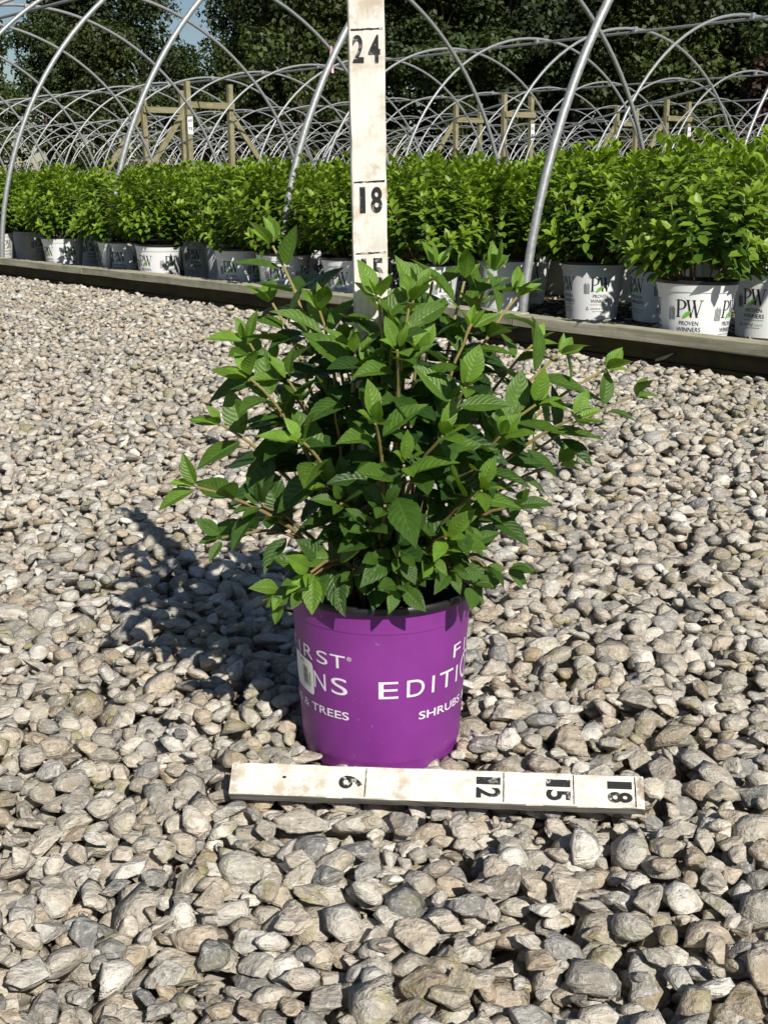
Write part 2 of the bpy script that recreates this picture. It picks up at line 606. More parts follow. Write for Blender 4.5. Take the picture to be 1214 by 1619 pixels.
def ring(cx, cz, rx, rz, wx, wz, a0=0.0, a1=2 * math.pi, n=32):
    V, F = [], []
    for i in range(n + 1):
        a = a0 + (a1 - a0) * i / n
        V.append((cx + rx * math.cos(a), cz + rz * math.sin(a)))
        V.append((cx + (rx - wx) * math.cos(a), cz + (rz - wz) * math.sin(a)))
    for i in range(n):
        F.append((2 * i, 2 * i + 1, 2 * i + 3, 2 * i + 2))
    return V, F


for ch in 'EDITNSFIRT®': glyph(ch)
glyph('SHRUBS & TREES', 0.012)
for s_ in ('PROVEN', 'WINNERS', 'COLOR', 'CHOICE'): glyph(s_)
for s_ in '0123456789': glyph(s_, 0.03)

# ------------------------------------------------------------------ ground sheet and gravel yard
gs = 420.0
ground = link('ground', py_mesh('ground', [(-gs, -60, -0.08), (gs, -60, -0.08), (gs, 900, -0.08), (-gs, 900, -0.08)], [(0, 1, 2, 3)]), M_DIRT)
tag(ground, 'pale stony ground of the nursery field under the hoop houses', 'ground', kind='structure')

# yard base sheet that carries the stones
nx, ny = 70, 90
xs = np.linspace(-7.0, 5.0, nx); ys = np.linspace(-1.5, 14.0, ny)
XX, YY = np.meshgrid(xs, ys)
QQ = AN.x * XX + AN.y * YY
TT = AD.x * XX + AD.y * YY
over = np.maximum(QQ - (Q_CURB + 0.005), 0)
XX2 = XX - over * AN.x; YY2 = YY - over * AN.y
ZZ = ground_z(XX2, YY2) - 0.032
V = np.stack([XX2, YY2, ZZ], -1).reshape(-1, 3)
idx = np.arange(nx * ny).reshape(ny, nx)
Fq = np.stack([idx[:-1, :-1], idx[:-1, 1:], idx[1:, 1:], idx[1:, :-1]], -1).reshape(-1, 4)
yard = link('gravel_yard', np_mesh('gravel_yard', V, Fq, True), M_DIRT)
tag(yard, 'yard of grey and tan crushed limestone in front of the timber edging', 'gravel', kind='structure')


def ico(sub):
    bm = bmesh.new()
    bmesh.ops.create_icosphere(bm, subdivisions=sub, radius=1.0)
    V = np.array([v.co[:] for v in bm.verts]); F = np.array([[v.index for v in f.verts] for f in bm.faces])
    bm.free()
    return V, F


ICO = {s: ico(s) for s in (1, 2, 3, 4)}


def stone_shape(seed, sub):
    rg = np.random.default_rng(seed)
    V, F = ICO[sub]
    V = V.copy()
    ax = np.array([1.0, rg.uniform(0.58, 0.90), rg.uniform(0.36, 0.60)])
    planes = []
    nf_ = int(rg.integers(8, 11))
    while len(planes) < nf_:
        n = rg.normal(size=3); n /= np.linalg.norm(n)
        if all(n @ p_[0] < 0.62 for p_ in planes): planes.append((n, rg.uniform(0.32, 0.76)))
    # radial distance to the nearest cutting plane: an exact convex chip with faintly worn edges
    inv = np.zeros(len(V))
    k_ = 130.0
    for n, d in planes:
        inv += np.maximum((V @ n) / d, 0.0) ** k_
    inv += (1 / 1.12) ** k_
    V *= (inv ** (-1 / k_))[:, None]
    ph = rg.uniform(0, 6, 9)
    if sub >= 3:
        dsp = np.zeros(len(V))
        for fr, am in ((4, 0.026), (9, 0.018), (19, 0.010)) if sub == 4 else ((5, 0.020), (10, 0.014)):
            for _ in range(3):
                w_ = rg.normal(size=3); w_ *= fr / np.linalg.norm(w_)
                dsp += am * (1 - 2 * np.abs(np.sin(V @ w_ + rg.uniform(0, 6)))) * 0.8
        V *= (1 + dsp)[:, None]
    V *= ax
    V -= (V.max(0) + V.min(0)) / 2
    V /= np.abs(V[:, :2]).max() * 0.93
    return V, F


NVAR = 22
SHAPES = {s: [stone_shape(100 + k, s) for k in range(NVAR)] for s in (1, 2, 3, 4)}
HALF_T = [float(np.abs(SHAPES[3][k][0][:, 2]).max()) for k in range(NVAR)]

# lying measuring board geometry (needed to keep stones out of it)
IN = 0.0254
RUL_L = Vector((-0.1725, 1.234, 0.0)); RUL_R = Vector((0.2800, 1.194, 0.0))
rul_dir = (RUL_R - RUL_L).normalized()
rul_perp = Vector((-rul_dir.y, rul_dir.x, 0))
RUL_TILT = R_(37)
RUL_W, RUL_T, RUL_LEN = 0.0385, 0.0155, 18 * IN
RUL_Z = 0.0085          # height of the low front lower edge
POT = Vector((-0.0035, 1.405, -0.004))

res = 0.006
GX0, GX1, GY0, GY1 = -4.6, 2.4, 0.45, 10.6
gnx, gny = int((GX1 - GX0) / res), int((GY1 - GY0) / res)
gx = GX0 + (np.arange(gnx) + 0.5) * res
gy = GY0 + (np.arange(gny) + 0.5) * res
HF = (ground_z(gx[None, :], gy[:, None]) - 0.032).astype(np.float32)
_st = {}


def stencil(rc):
    if rc not in _st:
        o = np.arange(-rc, rc + 1)
        d2 = (o[None, :] ** 2 + o[:, None] ** 2) / (rc + 0.35) ** 2
        prof = np.sqrt(np.maximum(1 - d2, 0)).astype(np.float32)
        inner = d2 < 0.6
        _st[rc] = (prof, inner)
    return _st[rc]


def blocked(x, y, r, top):
    v = Vector((x, y, 0)) - RUL_L
    u, w = v.dot(rul_dir), v.dot(rul_perp)
    if -r < u < RUL_LEN + r and -r * 1.15 < w < RUL_W + 0.01 + r * 0.5:
        if top > RUL_Z - 0.004 + max(0.0, w - r * 0.6) * math.tan(RUL_TILT): return True
    dp = math.hypot(x - POT.x, y - POT.y)
    if dp < 0.094 + r and top > (0.0 if dp < 0.096 else 0.012): return True
    return False


rg = np.random.default_rng(11)
stones = []   # x, y, z, r, variant, yaw, tiltx, tilty, layer


def region_pts(n):
    x = rg.uniform(-4.3, 2.2, n); y = rg.uniform(0.55, 10.2, n)
    q = AN.x * x + AN.y * y
    ok = (x > -0.37 * y - 0.38) & (x < 0.37 * y + 0.38) & (q < Q_CURB - 0.012)
    return x[ok], y[ok]


box_area = 6.5 * 9.65
for layer in (-1, 0, 1, 2):
    dens = {-1: 2600, 0: 1650, 1: 1650, 2: 1200}[layer]
    x, y = region_pts(int(box_area * dens))
    keep = (y < 2.4) if layer < 0 else rg.random(len(x)) < np.where(y < 4.2, 1.0, (0.85, 0.85, 0.55)[layer])
    x, y = x[keep], y[keep]
    order = np.arange(len(x))
    rr = np.clip(np.exp(rg.normal(math.log(0.0157), 0.29, len(x))), 0.0085, 0.027)
    if layer == 2: rr *= 0.74
    if layer < 0: rr *= 0.6
    var = rg.integers(0, NVAR, len(x)); yaw = rg.uniform(0, 2 * math.pi, len(x))
    til = rg.normal(0, 0.34, (len(x), 2))
    jx = rg.uniform(-1, 1, (len(x), 5)); jy = rg.uniform(-1, 1, (len(x), 5))
    for i in order:
        r = rr[i]
        t_ = HALF_T[var[i]] * r * (1 + 0.35 * min(1.0, abs(til[i, 0]) + abs(til[i, 1])))
        rc = max(1, int(round(r * 0.9 / res)))
        prof, inner = stencil(rc)
        best = None
        for c_i in range(5):
            xx = x[i] + jx[i, c_i] * r * 1.1; yy = y[i] + jy[i, c_i] * r * 1.1
            if AN.x * xx + AN.y * yy > Q_CURB - 0.5 * r: continue
            ix = int((xx - GX0) / res); iy = int((yy - GY0) / res)
            if ix - rc < 0 or iy - rc < 0 or ix + rc >= gnx or iy + rc >= gny: continue
            patch = HF[iy - rc:iy + rc + 1, ix - rc:ix + rc + 1]
            z = float(((patch + prof * t_)[inner]).max())
            if best is None or z < best[0]: best = (z, xx, yy, ix, iy)
        if best is None: continue
        z, xx, yy, ix, iy = best
        z -= 0.34 * t_
        gz = ground_z(xx, yy)
        if z + t_ > gz + {-1: 0.0, 0: 0.029, 1: 0.029, 2: 0.013}[layer]: continue
        if yy < 1.7 and blocked(xx, yy, r, z + t_): continue
        patch = HF[iy - rc:iy + rc + 1, ix - rc:ix + rc + 1]
        np.maximum(patch, np.where(inner, z + t_ * prof * 0.92, -9), out=patch)
        stones.append((xx, yy, z, r, var[i], yaw[i], til[i, 0], til[i, 1], layer))
S = np.array(stones)
dd = S[:, 1] * cp - (S[:, 2] - CAM_H) * sp
pxs = 607 + F_PX * S[:, 0] / dd
pys = 809.5 - F_PX * (S[:, 1] * sp + (S[:, 2] - CAM_H) * cp) / dd
# how much of a stone stands free of its neighbours
ixs = ((S[:, 0] - GX0) / res).astype(int); iys = ((S[:, 1] - GY0) / res).astype(int)
free = (S[:, 2] + 0.2 * S[:, 3]) > HF[np.clip(iys, 0, gny - 1), np.clip(ixs, 0, gnx - 1)] - 0.006
infr = (pxs > -10) & (pxs < 1224) & (pys < 1640) & free
score = np.where(infr, S[:, 3] / dd, -1)
top = np.argsort(-score)[:300]
is_top = np.zeros(len(S), bool); is_top[top] = True


def rot_mats(yaw, tx, ty):
    cy, sy = np.cos(yaw), np.sin(yaw); cx, sx = np.cos(tx), np.sin(tx); cz, sz_ = np.cos(ty), np.sin(ty)
    o, z = np.ones_like(yaw), np.zeros_like(yaw)
    Rz = np.stack([cy, -sy, z, sy, cy, z, z, z, o], -1).reshape(-1, 3, 3)
    Rx = np.stack([o, z, z, z, cx, -sx, z, sx, cx], -1).reshape(-1, 3, 3)
    Ry = np.stack([cz, z, sz_, z, o, z, -sz_, z, cz], -1).reshape(-1, 3, 3)
    return Rx @ Ry @ Rz


RM = rot_mats(S[:, 5], S[:, 6], S[:, 7])
# the 300 that show largest: single stones
st_mesh = []
for k in range(NVAR):
    V, Fk = SHAPES[4][k]
    me = np_mesh('stone', V, Fk)
    me.materials.append(M_STONE_OBJ)
    st_mesh.append(me)
for i in top:
    o = bpy.data.objects.new('stone', st_mesh[int(S[i, 4])])
    C.objects.link(o)
    o.parent = yard
    M4 = Matrix([list(r_) for r_ in RM[i]]).to_4x4() @ Matrix.Scale(float(S[i, 3]), 4)
    M4.translation = Vector(S[i, :3])
    o.matrix_local = M4
# all the others: one mass of real stones
Vs, Fs, Ts = [], [], []
base_v = 0
L3 = (dd < 1.5) & free & (S[:, 8] >= 0) & infr
L2 = (dd < 3.9) & (S[:, 8] >= 0) & ((S[:, 8] >= 1) | free) & (pxs > -120) & (pxs < 1340)
for sub, sel in ((3, L3), (2, ~L3 & L2), (1, ~L3 & ~L2)):
    sel = sel & ~is_top
    for k in range(NVAR):
        ii = np.where(sel & (S[:, 4] == k))[0]
        if len(ii) == 0: continue
        V, Fk = SHAPES[sub][k]
        P = np.einsum('nij,vj->nvi', RM[ii] * S[ii, 3][:, None, None], V) + S[ii, None, :3]
        Vs.append(P.reshape(-1, 3).astype(np.float32))
        Fs.append((Fk[None] + (base_v + np.arange(len(ii)) * len(V))[:, None, None]).reshape(-1, 3))
        Ts.append(np.repeat(rg.random((len(ii), 3)), len(V), 0))
        base_v += len(ii) * len(V)
gm = np_mesh('gravel', np.concatenate(Vs), np.concatenate(Fs))
at_ = gm.attributes.new('tint', 'FLOAT_VECTOR', 'POINT')
at_.data.foreach_set('vector', np.concatenate(Ts).astype(np.float32).ravel())
gravel = link('gravel_stones', gm, M_STONE, yard)
gravel['kind'] = 'stuff'
print('gravel tris', len(gm.polygons))


# ------------------------------------------------------------------ bed inside the first hoop house
bt = np.linspace(-3.0, 34.0, 80)
bq = np.linspace(Q_CURB + 0.03, Q_CURB + 5.15, 30)
BT, BQ = np.meshgrid(bt, bq)
BZ = g_curb(BT) + 0.04
V = np.stack([AD.x * BT + AN.x * BQ, AD.y * BT + AN.y * BQ, BZ], -1).reshape(-1, 3)
idx = np.arange(80 * 30).reshape(30, 80)
Fq = np.stack([idx[:-1, :-1], idx[1:, :-1], idx[1:, 1:], idx[:-1, 1:]], -1).reshape(-1, 4)
bed = link('planting_bed', np_mesh('planting_bed', V, Fq, True), M_BED)
tag(bed, 'dark mulch floor of the bed under the white pots', 'bed', kind='structure')
# bark and stone crumbs on the bed
Vs, Fs, Ts = [], [], []
nb = 5200
t_b = rg.uniform(1.2, 10.5, nb); q_b = Q_CURB + 0.06 + rg.random(nb) ** 1.6 * 2.2
sz_b = np.clip(np.exp(rg.normal(math.log(0.012), 0.4, nb)), 0.005, 0.03)
xb = AD.x * t_b + AN.x * q_b; yb = AD.y * t_b + AN.y * q_b
Rb = rot_mats(rg.uniform(0, 6.28, nb), rg.normal(0, 0.4, nb), rg.normal(0, 0.4, nb))
V1, F1 = SHAPES[1][3]
V1 = V1 * np.array([1.3, 0.7, 0.6])
Pb = np.einsum('nij,vj->nvi', Rb * sz_b[:, None, None], V1) + np.stack([xb, yb, g_curb(t_b) + 0.043], -1)[:, None, :]
cm = np_mesh('bed_litter', Pb.reshape(-1, 3), (F1[None] + (np.arange(nb) * len(V1))[:, None, None]).reshape(-1, 3))
tb = np.repeat(np.stack([rg.random(nb) * 0.7, rg.random(nb) * 0.3, rg.random(nb)], -1), len(V1), 0)
a_ = cm.attributes.new('tint', 'FLOAT_VECTOR', 'POINT')
a_.data.foreach_set('vector', tb.astype(np.float32).ravel())
litter = link('bed_litter', cm, M_STONE, bed)
litter['kind'] = 'stuff'

# ------------------------------------------------------------------ timber edging
edge = empty('timber_edging', tq(2.2, Q_CURB, 0))
edge.rotation_euler = (0, 0, math.atan2(AD.y, AD.x))
tag(edge, 'low weathered timber edging with mossy boards between gravel and pots', 'edging')
einv = edge.matrix_basis.inverted()


def plank(name, t0, t1, q0, q1, zlo, zhi, mat, seed, bev=0.003, jit=0.0012, tilt=0.0):
    """board along the bed edge, following its slope"""
    L_ = t1 - t0
    me = box_mesh(name, L_, q1 - q0, zhi - zlo, bev, cuts=max(2, int(L_ / 0.25)), jitter=jit, seed=seed)
    o = link(name, me, mat, edge)
    g0, g1 = float(g_curb(t0)), float(g_curb(t1))
    ctr = tq((t0 + t1) / 2, (q0 + q1) / 2, (zlo + zhi) / 2 + (g0 + g1) / 2)
    rot = Matrix.Rotation(math.atan2(AD.y, AD.x), 4, 'Z') @ Matrix.Rotation(-math.atan2(g1 - g0, L_), 4, 'Y') @ Matrix.Rotation(tilt, 4, 'X')
    rot.translation = ctr
    o.matrix_local = einv @ rot
    return o


joint = 3.27
tj = [joint - 4.9, joint, joint + 3.66, joint + 6.1, joint + 9.7, joint + 13.4, joint + 17.0]
for i in range(len(tj) - 1):
    plank('top_rail', tj[i] + 0.002, tj[i + 1] - 0.002, Q_CURB - 0.045, Q_CURB + 0.05, 0.092 + 0.003 * (i % 2), 0.131 + 0.003 * (i % 2), M_RAIL, i, 0.003, 0.0012, 0.02 * (-1) ** i)
tk = [joint - 5.4, joint - 1.9, joint + 1.75, joint + 5.4, joint + 9.05, joint + 12.7, joint + 17.0]
for i in range(len(tk) - 1):
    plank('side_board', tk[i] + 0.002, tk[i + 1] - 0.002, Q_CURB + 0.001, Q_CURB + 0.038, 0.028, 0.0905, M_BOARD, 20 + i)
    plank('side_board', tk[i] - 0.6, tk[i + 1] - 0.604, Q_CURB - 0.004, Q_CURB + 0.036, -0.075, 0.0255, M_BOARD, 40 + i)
sl = link('splinter', tube_mesh('splinter', [(0, 0, 0), (0.03, 0.004, 0.01), (0.07, 0.0, 0.03)], [0.004, 0.006, 0.002], 5), M_RAIL, edge)
sl.matrix_local = einv @ Matrix.Translation(tq(2.62, Q_CURB - 0.006, 0.085)) @ Matrix.Rotation(math.atan2(-AD.y, -AD.x), 4, 'Z')

# ------------------------------------------------------------------ hoop houses
HR, HC = 2.49, -0.045
P0 = Vector((0.49, 4.68, 0)) + AN * 0.06
SP = 1.706
ROTN = math.atan2(AN.y, AN.x)


def hoop_mesh(r, sides, n=44):
    path = [(0, 0, -0.25)]
    for i in range(n + 1):
        a = math.pi * i / n
        path.append((HR * (1 - math.cos(a)), 0, HC + HR * math.sin(a)))
    path.append((2 * HR, 0, -0.25))
    return tube_mesh('hoop', path, r, sides)


hm_near, hm_mid, hm_far = hoop_mesh(0.0175, 14, 64), hoop_mesh(0.0175, 8), hoop_mesh(0.0145, 6, 30)
for hm in (hm_near, hm_mid, hm_far): hm.materials.append(M_STEEL)
clamp_me = box_mesh('clamp', 0.05, 0.06, 0.075, 0.008)
clamp_me.materials.append(M_STEEL)


NEAR_OFF = {0: 0.02, 1: 0.0, 2: 0.11, 3: 0.10, 4: 0.03}


def hoop_house(shift_n, shift_t, k0, k1, hm, label, group=None, clamps=True, wob=0.012, skip=()):
    root = empty('hoop_house_frame', P0 + AN * shift_n + AD * shift_t, ROTN)
    tag(root, label, 'hoop house', group)
    rr_ = random.Random(int(shift_n * 100))
    ks = [k for k in range(k0, k1) if k not in skip]
    for k in ks:
        o = link('hoop', hm, None, root)
        o.location = (rr_.uniform(-wob, wob), k * SP + (NEAR_OFF.get(k, 0) if shift_n == 0 else rr_.uniform(-wob, wob) * 2), rr_.uniform(-wob, wob))
        o.rotation_euler = (rr_.uniform(-wob, wob) * 0.8, 0, rr_.uniform(-wob, wob))
        if clamps:
            c_ = link('clamp', clamp_me, None, root)
            c_.location = (HR, o.location.y, HC + HR - 0.018)
    zr = HC + HR - 0.042
    rp = link('ridge_pipe', tube_mesh('ridge_pipe', [(HR, k0 * SP - 0.3, zr), (HR, (k0 + k1) / 2 * SP, zr - 0.01), (HR, (k1 - 1) * SP + 0.3, zr)], 0.0165, 8), M_STEEL, root)
    return root


hoop_house(0, 0, -1, 15, hm_near, 'bare galvanised hoop frame arching over the bed of potted shrubs')
h2 = hoop_house(6.80, 5.78 % SP, -2, 26, hm_mid, 'bare galvanised hoop frame next beyond the shrub bed, ridge pipe clamped')
h2.location = P0 + AN * 6.80 + AD * 5.78
for o in list(h2.children):   # hoops counted from the clamp nearest the right edge
    pass
lab = 'bare steel hoop frame in the rows between the shrub bed and the woodland'
for i, q_ in enumerate((13.9, 20.3, 27.0, 33.8, 40.8, 47.8, 55.0)):
    k1 = (30, 32, 34, 36, 36, 36, 36)[i]
    hoop_house(q_, 4.2 + i * 2.3 + rnd.uniform(-.8, .8), -5 - i, k1 - 3, hm_far if i else hm_mid, lab, 'hoop frames in the far rows', clamps=(i == 0), wob=0.03)
# a few diagonal brace pipes of the second house
for k, (a, b, za, zb) in enumerate(((2.0, 6.2, 1.5, 0.75), (-1.0, 3.4, 1.55, 0.7), (8.0, 12.5, 1.5, 0.6))):
    br = link('brace_pipe', tube_mesh('brace_pipe', [(0.55, a, za), (0.25, b, zb)], 0.012, 6), M_STEEL, h2)
# pink tape on a near hoop
t5 = at(517, 76, 12.0)
V = []
rib = [(0, 0, 0.02), (0.003, 0.01, -0.02), (-0.006, 0.012, -0.07), (0.004, 0.008, -0.13), (0.010, 0.012, -0.19), (0.012, 0.006, -0.225)]
for p in rib:
    V += [(p[0] - 0.012, p[1] - .001, p[2]), (p[0] + 0.012, p[1] - .001, p[2]), (p[0] + 0.012, p[1] + .001, p[2]), (p[0] - 0.012, p[1] + .001, p[2])]
Fr = []
for i in range(len(rib) - 1):
    for k in range(4):
        k2 = (k + 1) % 4
        Fr.append((i * 4 + k, i * 4 + k2, (i + 1) * 4 + k2, (i + 1) * 4 + k))
PINK_V, PINK_F = V, Fr

# ------------------------------------------------------------------ timber door frames of the far houses
def door_frame(px, py_top, w, label, braces=(1, 1), sign=False, h=2.42):
    k = (809.5 - py_top) / F_PX
    Y = (h - CAM_H) * (cp + k * sp) / (k * cp - sp)
    p = at(px, py_top, Y)
    root = empty('timber_door_frame', (p.x, p.y, -0.06), ROTN + rnd.uniform(-.05, .05))
    tag(root, label, 'frame')
    for xx, hh in ((0, h), (w, h - 0.03)):
        o = link('post', box_mesh('post', 0.10, 0.10, hh + 0.06, 0.006, 4, 0.003, int(px)), M_POST, root)
        o.location = (xx, 0, (hh + 0.06) / 2)
        o.rotation_euler = (rnd.uniform(-.012, .012), rnd.uniform(-.012, .012), 0)
    o = link('beam', box_mesh('beam', w + 0.1, 0.045, 0.12, 0.005, 3, 0.002, 3), M_BOARDX, root)
    o.location = (w / 2, -0.074, h - 0.38)
    for side, on in zip((-1, 1), braces):
        if not on: continue
        x0 = 0 if side < 0 else w
        L_ = 2.1
        b = link('brace', box_mesh('brace', 0.10, 0.05, L_, 0.005, 3, 0.002, 5), M_POST, root)
        b.location = (x0 + side * 0.62, 0.078, 1.15)
        b.rotation_euler = (0, -side * R_(37), 0)
    if sign:
        s_ = link('sign_plate', box_mesh('sign_plate', 0.115, 0.012, 0.36, 0.003), M_WHITEP, root)
        xx = 0 if sign == 1 else w
        s_.location = (xx, -0.058, h - 0.75)
        parts = []
        for r_i in range(2):
            for c_i in range(2):
                parts.append(glyph_fit(str((r_i * 3 + c_i * 4 + int(px)) % 10), -0.042 + 0.045 * c_i, -0.006 + 0.045 * c_i, 0.05 - 0.15 * r_i, 0.11 - 0.15 * r_i, 0.03))
        bm = bmesh.new()
        for Vp, Fp in parts:
            vs = [bm.verts.new((x, -0.0068, z)) for x, z in Vp]
            for f in Fp:
                try: bm.faces.new([vs[i] for i in f])
                except ValueError: pass
        link('sign_mark', bm_mesh('sign_mark', bm), M_INK_K, s_)
    return root


M_BOARDX = mat_wood('door_beam_wood', (0.17, 0.15, 0.085), (0.33, 0.30, 0.19), (2, 30, 30), 0.2)
door_frame(226, 138, 0.92, 'weathered timber door frame with brace slanting to its outer side, left of the signed post', (1, 0))
door_frame(296, 128, 0.95, 'weathered timber door frame with small white sign and two slanting braces', (1, 1), 1)
door_frame(721, 160, 0.84, 'greyish timber door frame with a long brace, beside the post with a long white sign', (1, 0))
door_frame(798, 148, 0.88, 'greyish timber door frame with a long white sign on its far post', (0, 0), 2)
door_frame(976, 168, 0.80, 'small timber door frame with slanting braces behind the right shrubs', (1, 1))
door_frame(1055, 157, 0.82, 'small timber door frame with a white sign low on one post', (1, 1), 2)

# ------------------------------------------------------------------ woodland
def tree_crown(seed, n, height, width, low, dark, clump=0.42):
    rg_ = np.random.default_rng(seed)
    nb_ = 70
    bz = rg_.random(nb_) ** 0.8
    wid = width * (0.35 + 0.75 * np.sin(np.pi * np.clip(bz * 0.86 + 0.12, 0, 1)))
    ang = rg_.uniform(0, 2 * np.pi, nb_); rad = np.sqrt(rg_.random(nb_)) * wid
    B = np.stack([rad * np.cos(ang), rad * np.sin(ang), low + bz * (height - low)], -1)
    br = rg_.uniform(0.7, 1.5, nb_) * width / 3.2
    w = br ** 2 / (br ** 2).sum()
    bi = rg_.choice(nb_, n, p=w)
    dirs = rg_.normal(size=(n, 3)); dirs /= np.linalg.norm(dirs, axis=1)[:, None]
    rr2 = br[bi] * (0.55 + 0.5 * rg_.random(n))
    P = B[bi] + dirs * rr2[:, None] * np.array([1, 1, 0.75])
    nrm = dirs * 0.7 + rg_.normal(size=(n, 3)) * 0.6 + np.array([0, 0, 0.45])
    nrm /= np.linalg.norm(nrm, axis=1)[:, None]
    tmp = rg_.normal(size=(n, 3))
    u = np.cross(nrm, tmp); u /= np.linalg.norm(u, axis=1)[:, None]
    v = np.cross(nrm, u)
    sz_ = clump * rg_.uniform(0.5, 1.15, n)[:, None]
    bend = nrm * sz_ * 0.18
    a = P - u * sz_ * 0.5; b = P + v * sz_ * 0.3 + bend; c = P + u * sz_ * 0.5; d = P - v * sz_ * 0.3 + bend
    V = np.stack([a, b, c, d], 1).reshape(-1, 3)
    F = np.arange(n * 4).reshape(-1, 4)
    me = np_mesh('crown', V, F)
    tone = rg_.uniform(0.55, 1.35, nb_)[bi] * rg_.uniform(0.8, 1.25, n)
    col = np.array(dark)[None] * tone[:, None]
    col[:, 0] *= rg_.uniform(0.8, 1.3, n)
    A = me.color_attributes.new('leafcol', 'FLOAT_COLOR', 'POINT')
    A.data.foreach_set('color', np.repeat(np.concatenate([col, np.ones((n, 1))], 1), 4, 0).astype(np.float32).ravel())
    me.materials.append(M_TREELEAF)
    return me, B


def trunk_mesh(height, B, seed):
    rr_ = random.Random(seed)
    V, F = [], []
    path = [Vector((0, 0, -0.3))] + [Vector((rr_.uniform(-.25, .25), rr_.uniform(-.25, .25), height * k / 7)) for k in range(1, 8)]
    v, f = tube_arrays(path, [0.32, 0.27, 0.24, 0.2, 0.16, 0.12, 0.08, 0.04], 8)
    V += v; F += f
    for b in B[::4]:
        b = Vector(b)
        s = path[max(1, min(6, int(b.z / height * 6)))]
        v, f = tube_arrays([s, (s + b) / 2 + Vector((0, 0, 0.3)), b], [0.1, 0.06, 0.025], 5)
        o = len(V)
        V += v; F += [tuple(i + o for i in ff) for ff in f]
    me = py_mesh('trunk', V, F, True)
    me.materials.append(M_BARK)
    return me


TREES = []
for k, (n, h, w, low, colr) in enumerate(((16000, 13.5, 3.6, 0.6, (0.028, 0.050, 0.010)), (15000, 12.0, 3.9, 0.5, (0.040, 0.063, 0.011)),
                                            (14000, 15.0, 3.2, 0.8, (0.019, 0.035, 0.010)), (6500, 15.5, 3.1, 5.0, (0.027, 0.048, 0.012)),
                                            (9000, 7.0, 2.2, 0.4, (0.052, 0.032, 0.022)))):
    cm_, B_ = tree_crown(50 + k, n, h, w, low, colr)
    TREES.append((cm_, trunk_mesh(h * 0.9, B_, k)))


def tree(kind, x, y, s, label, group='trees of the woodland edge'):
    root = empty('woodland_tree', (x, y, -0.08), rnd.uniform(0, 6.28))
    sz_ = s * rnd.uniform(0.95, 1.05)
    root.scale = (s, s, sz_)
    tag(root, label, 'tree', group)
    link('trunk', TREES[kind][1], None, root)
    link('crown', TREES[kind][0], None, root)


lt = ('dense dark green broadleaf tree in the woodland edge behind the hoop frames', 'mid green rounded tree in the woodland edge behind the hoop frames',
      'tall very dark tree in the woodland edge behind the hoop frames', 'tall thin tree with sky showing through its open crown')
# front screen, left to right; lower on the left where the sky shows
spec = []
for i, x in enumerate(np.arange(-36, 44, 4.4)):
    px = 607 + F_PX * x / 85
    if px < 440:
        spec.append(((1, 0, 1, 0)[i % 4], x, 84 + rnd.uniform(-3, 5), (0.64 if 220 < px < 400 else 0.80) + 0.05 * rnd.uniform(-1, 1)))
    else:
        spec.append(((0, 2, 1, 2, 0)[i % 5], x, 82 + rnd.uniform(-3, 6), 1.12 + 0.12 * rnd.uniform(-1, 1)))
for x in np.arange(-6, 48, 5.2):
    spec.append(((2, 0)[int(abs(x)) % 2], x, 93 + rnd.uniform(-3, 3), 1.35))
for x in (-34, -31.5, -23.5, -20.5, -17.5, -9.6):
    spec.append((3, x + rnd.uniform(-.4, .4), 92 + rnd.uniform(-2, 3), 0.98 + 0.08 * rnd.uniform(-1, 1)))
for k, x, y, s in spec:
    tree(k, float(x), float(y), float(s), lt[k])
br = tree(4, 23.4, 76.0, 1.0, 'small tree with dull brown foliage against the dark woodland', None)

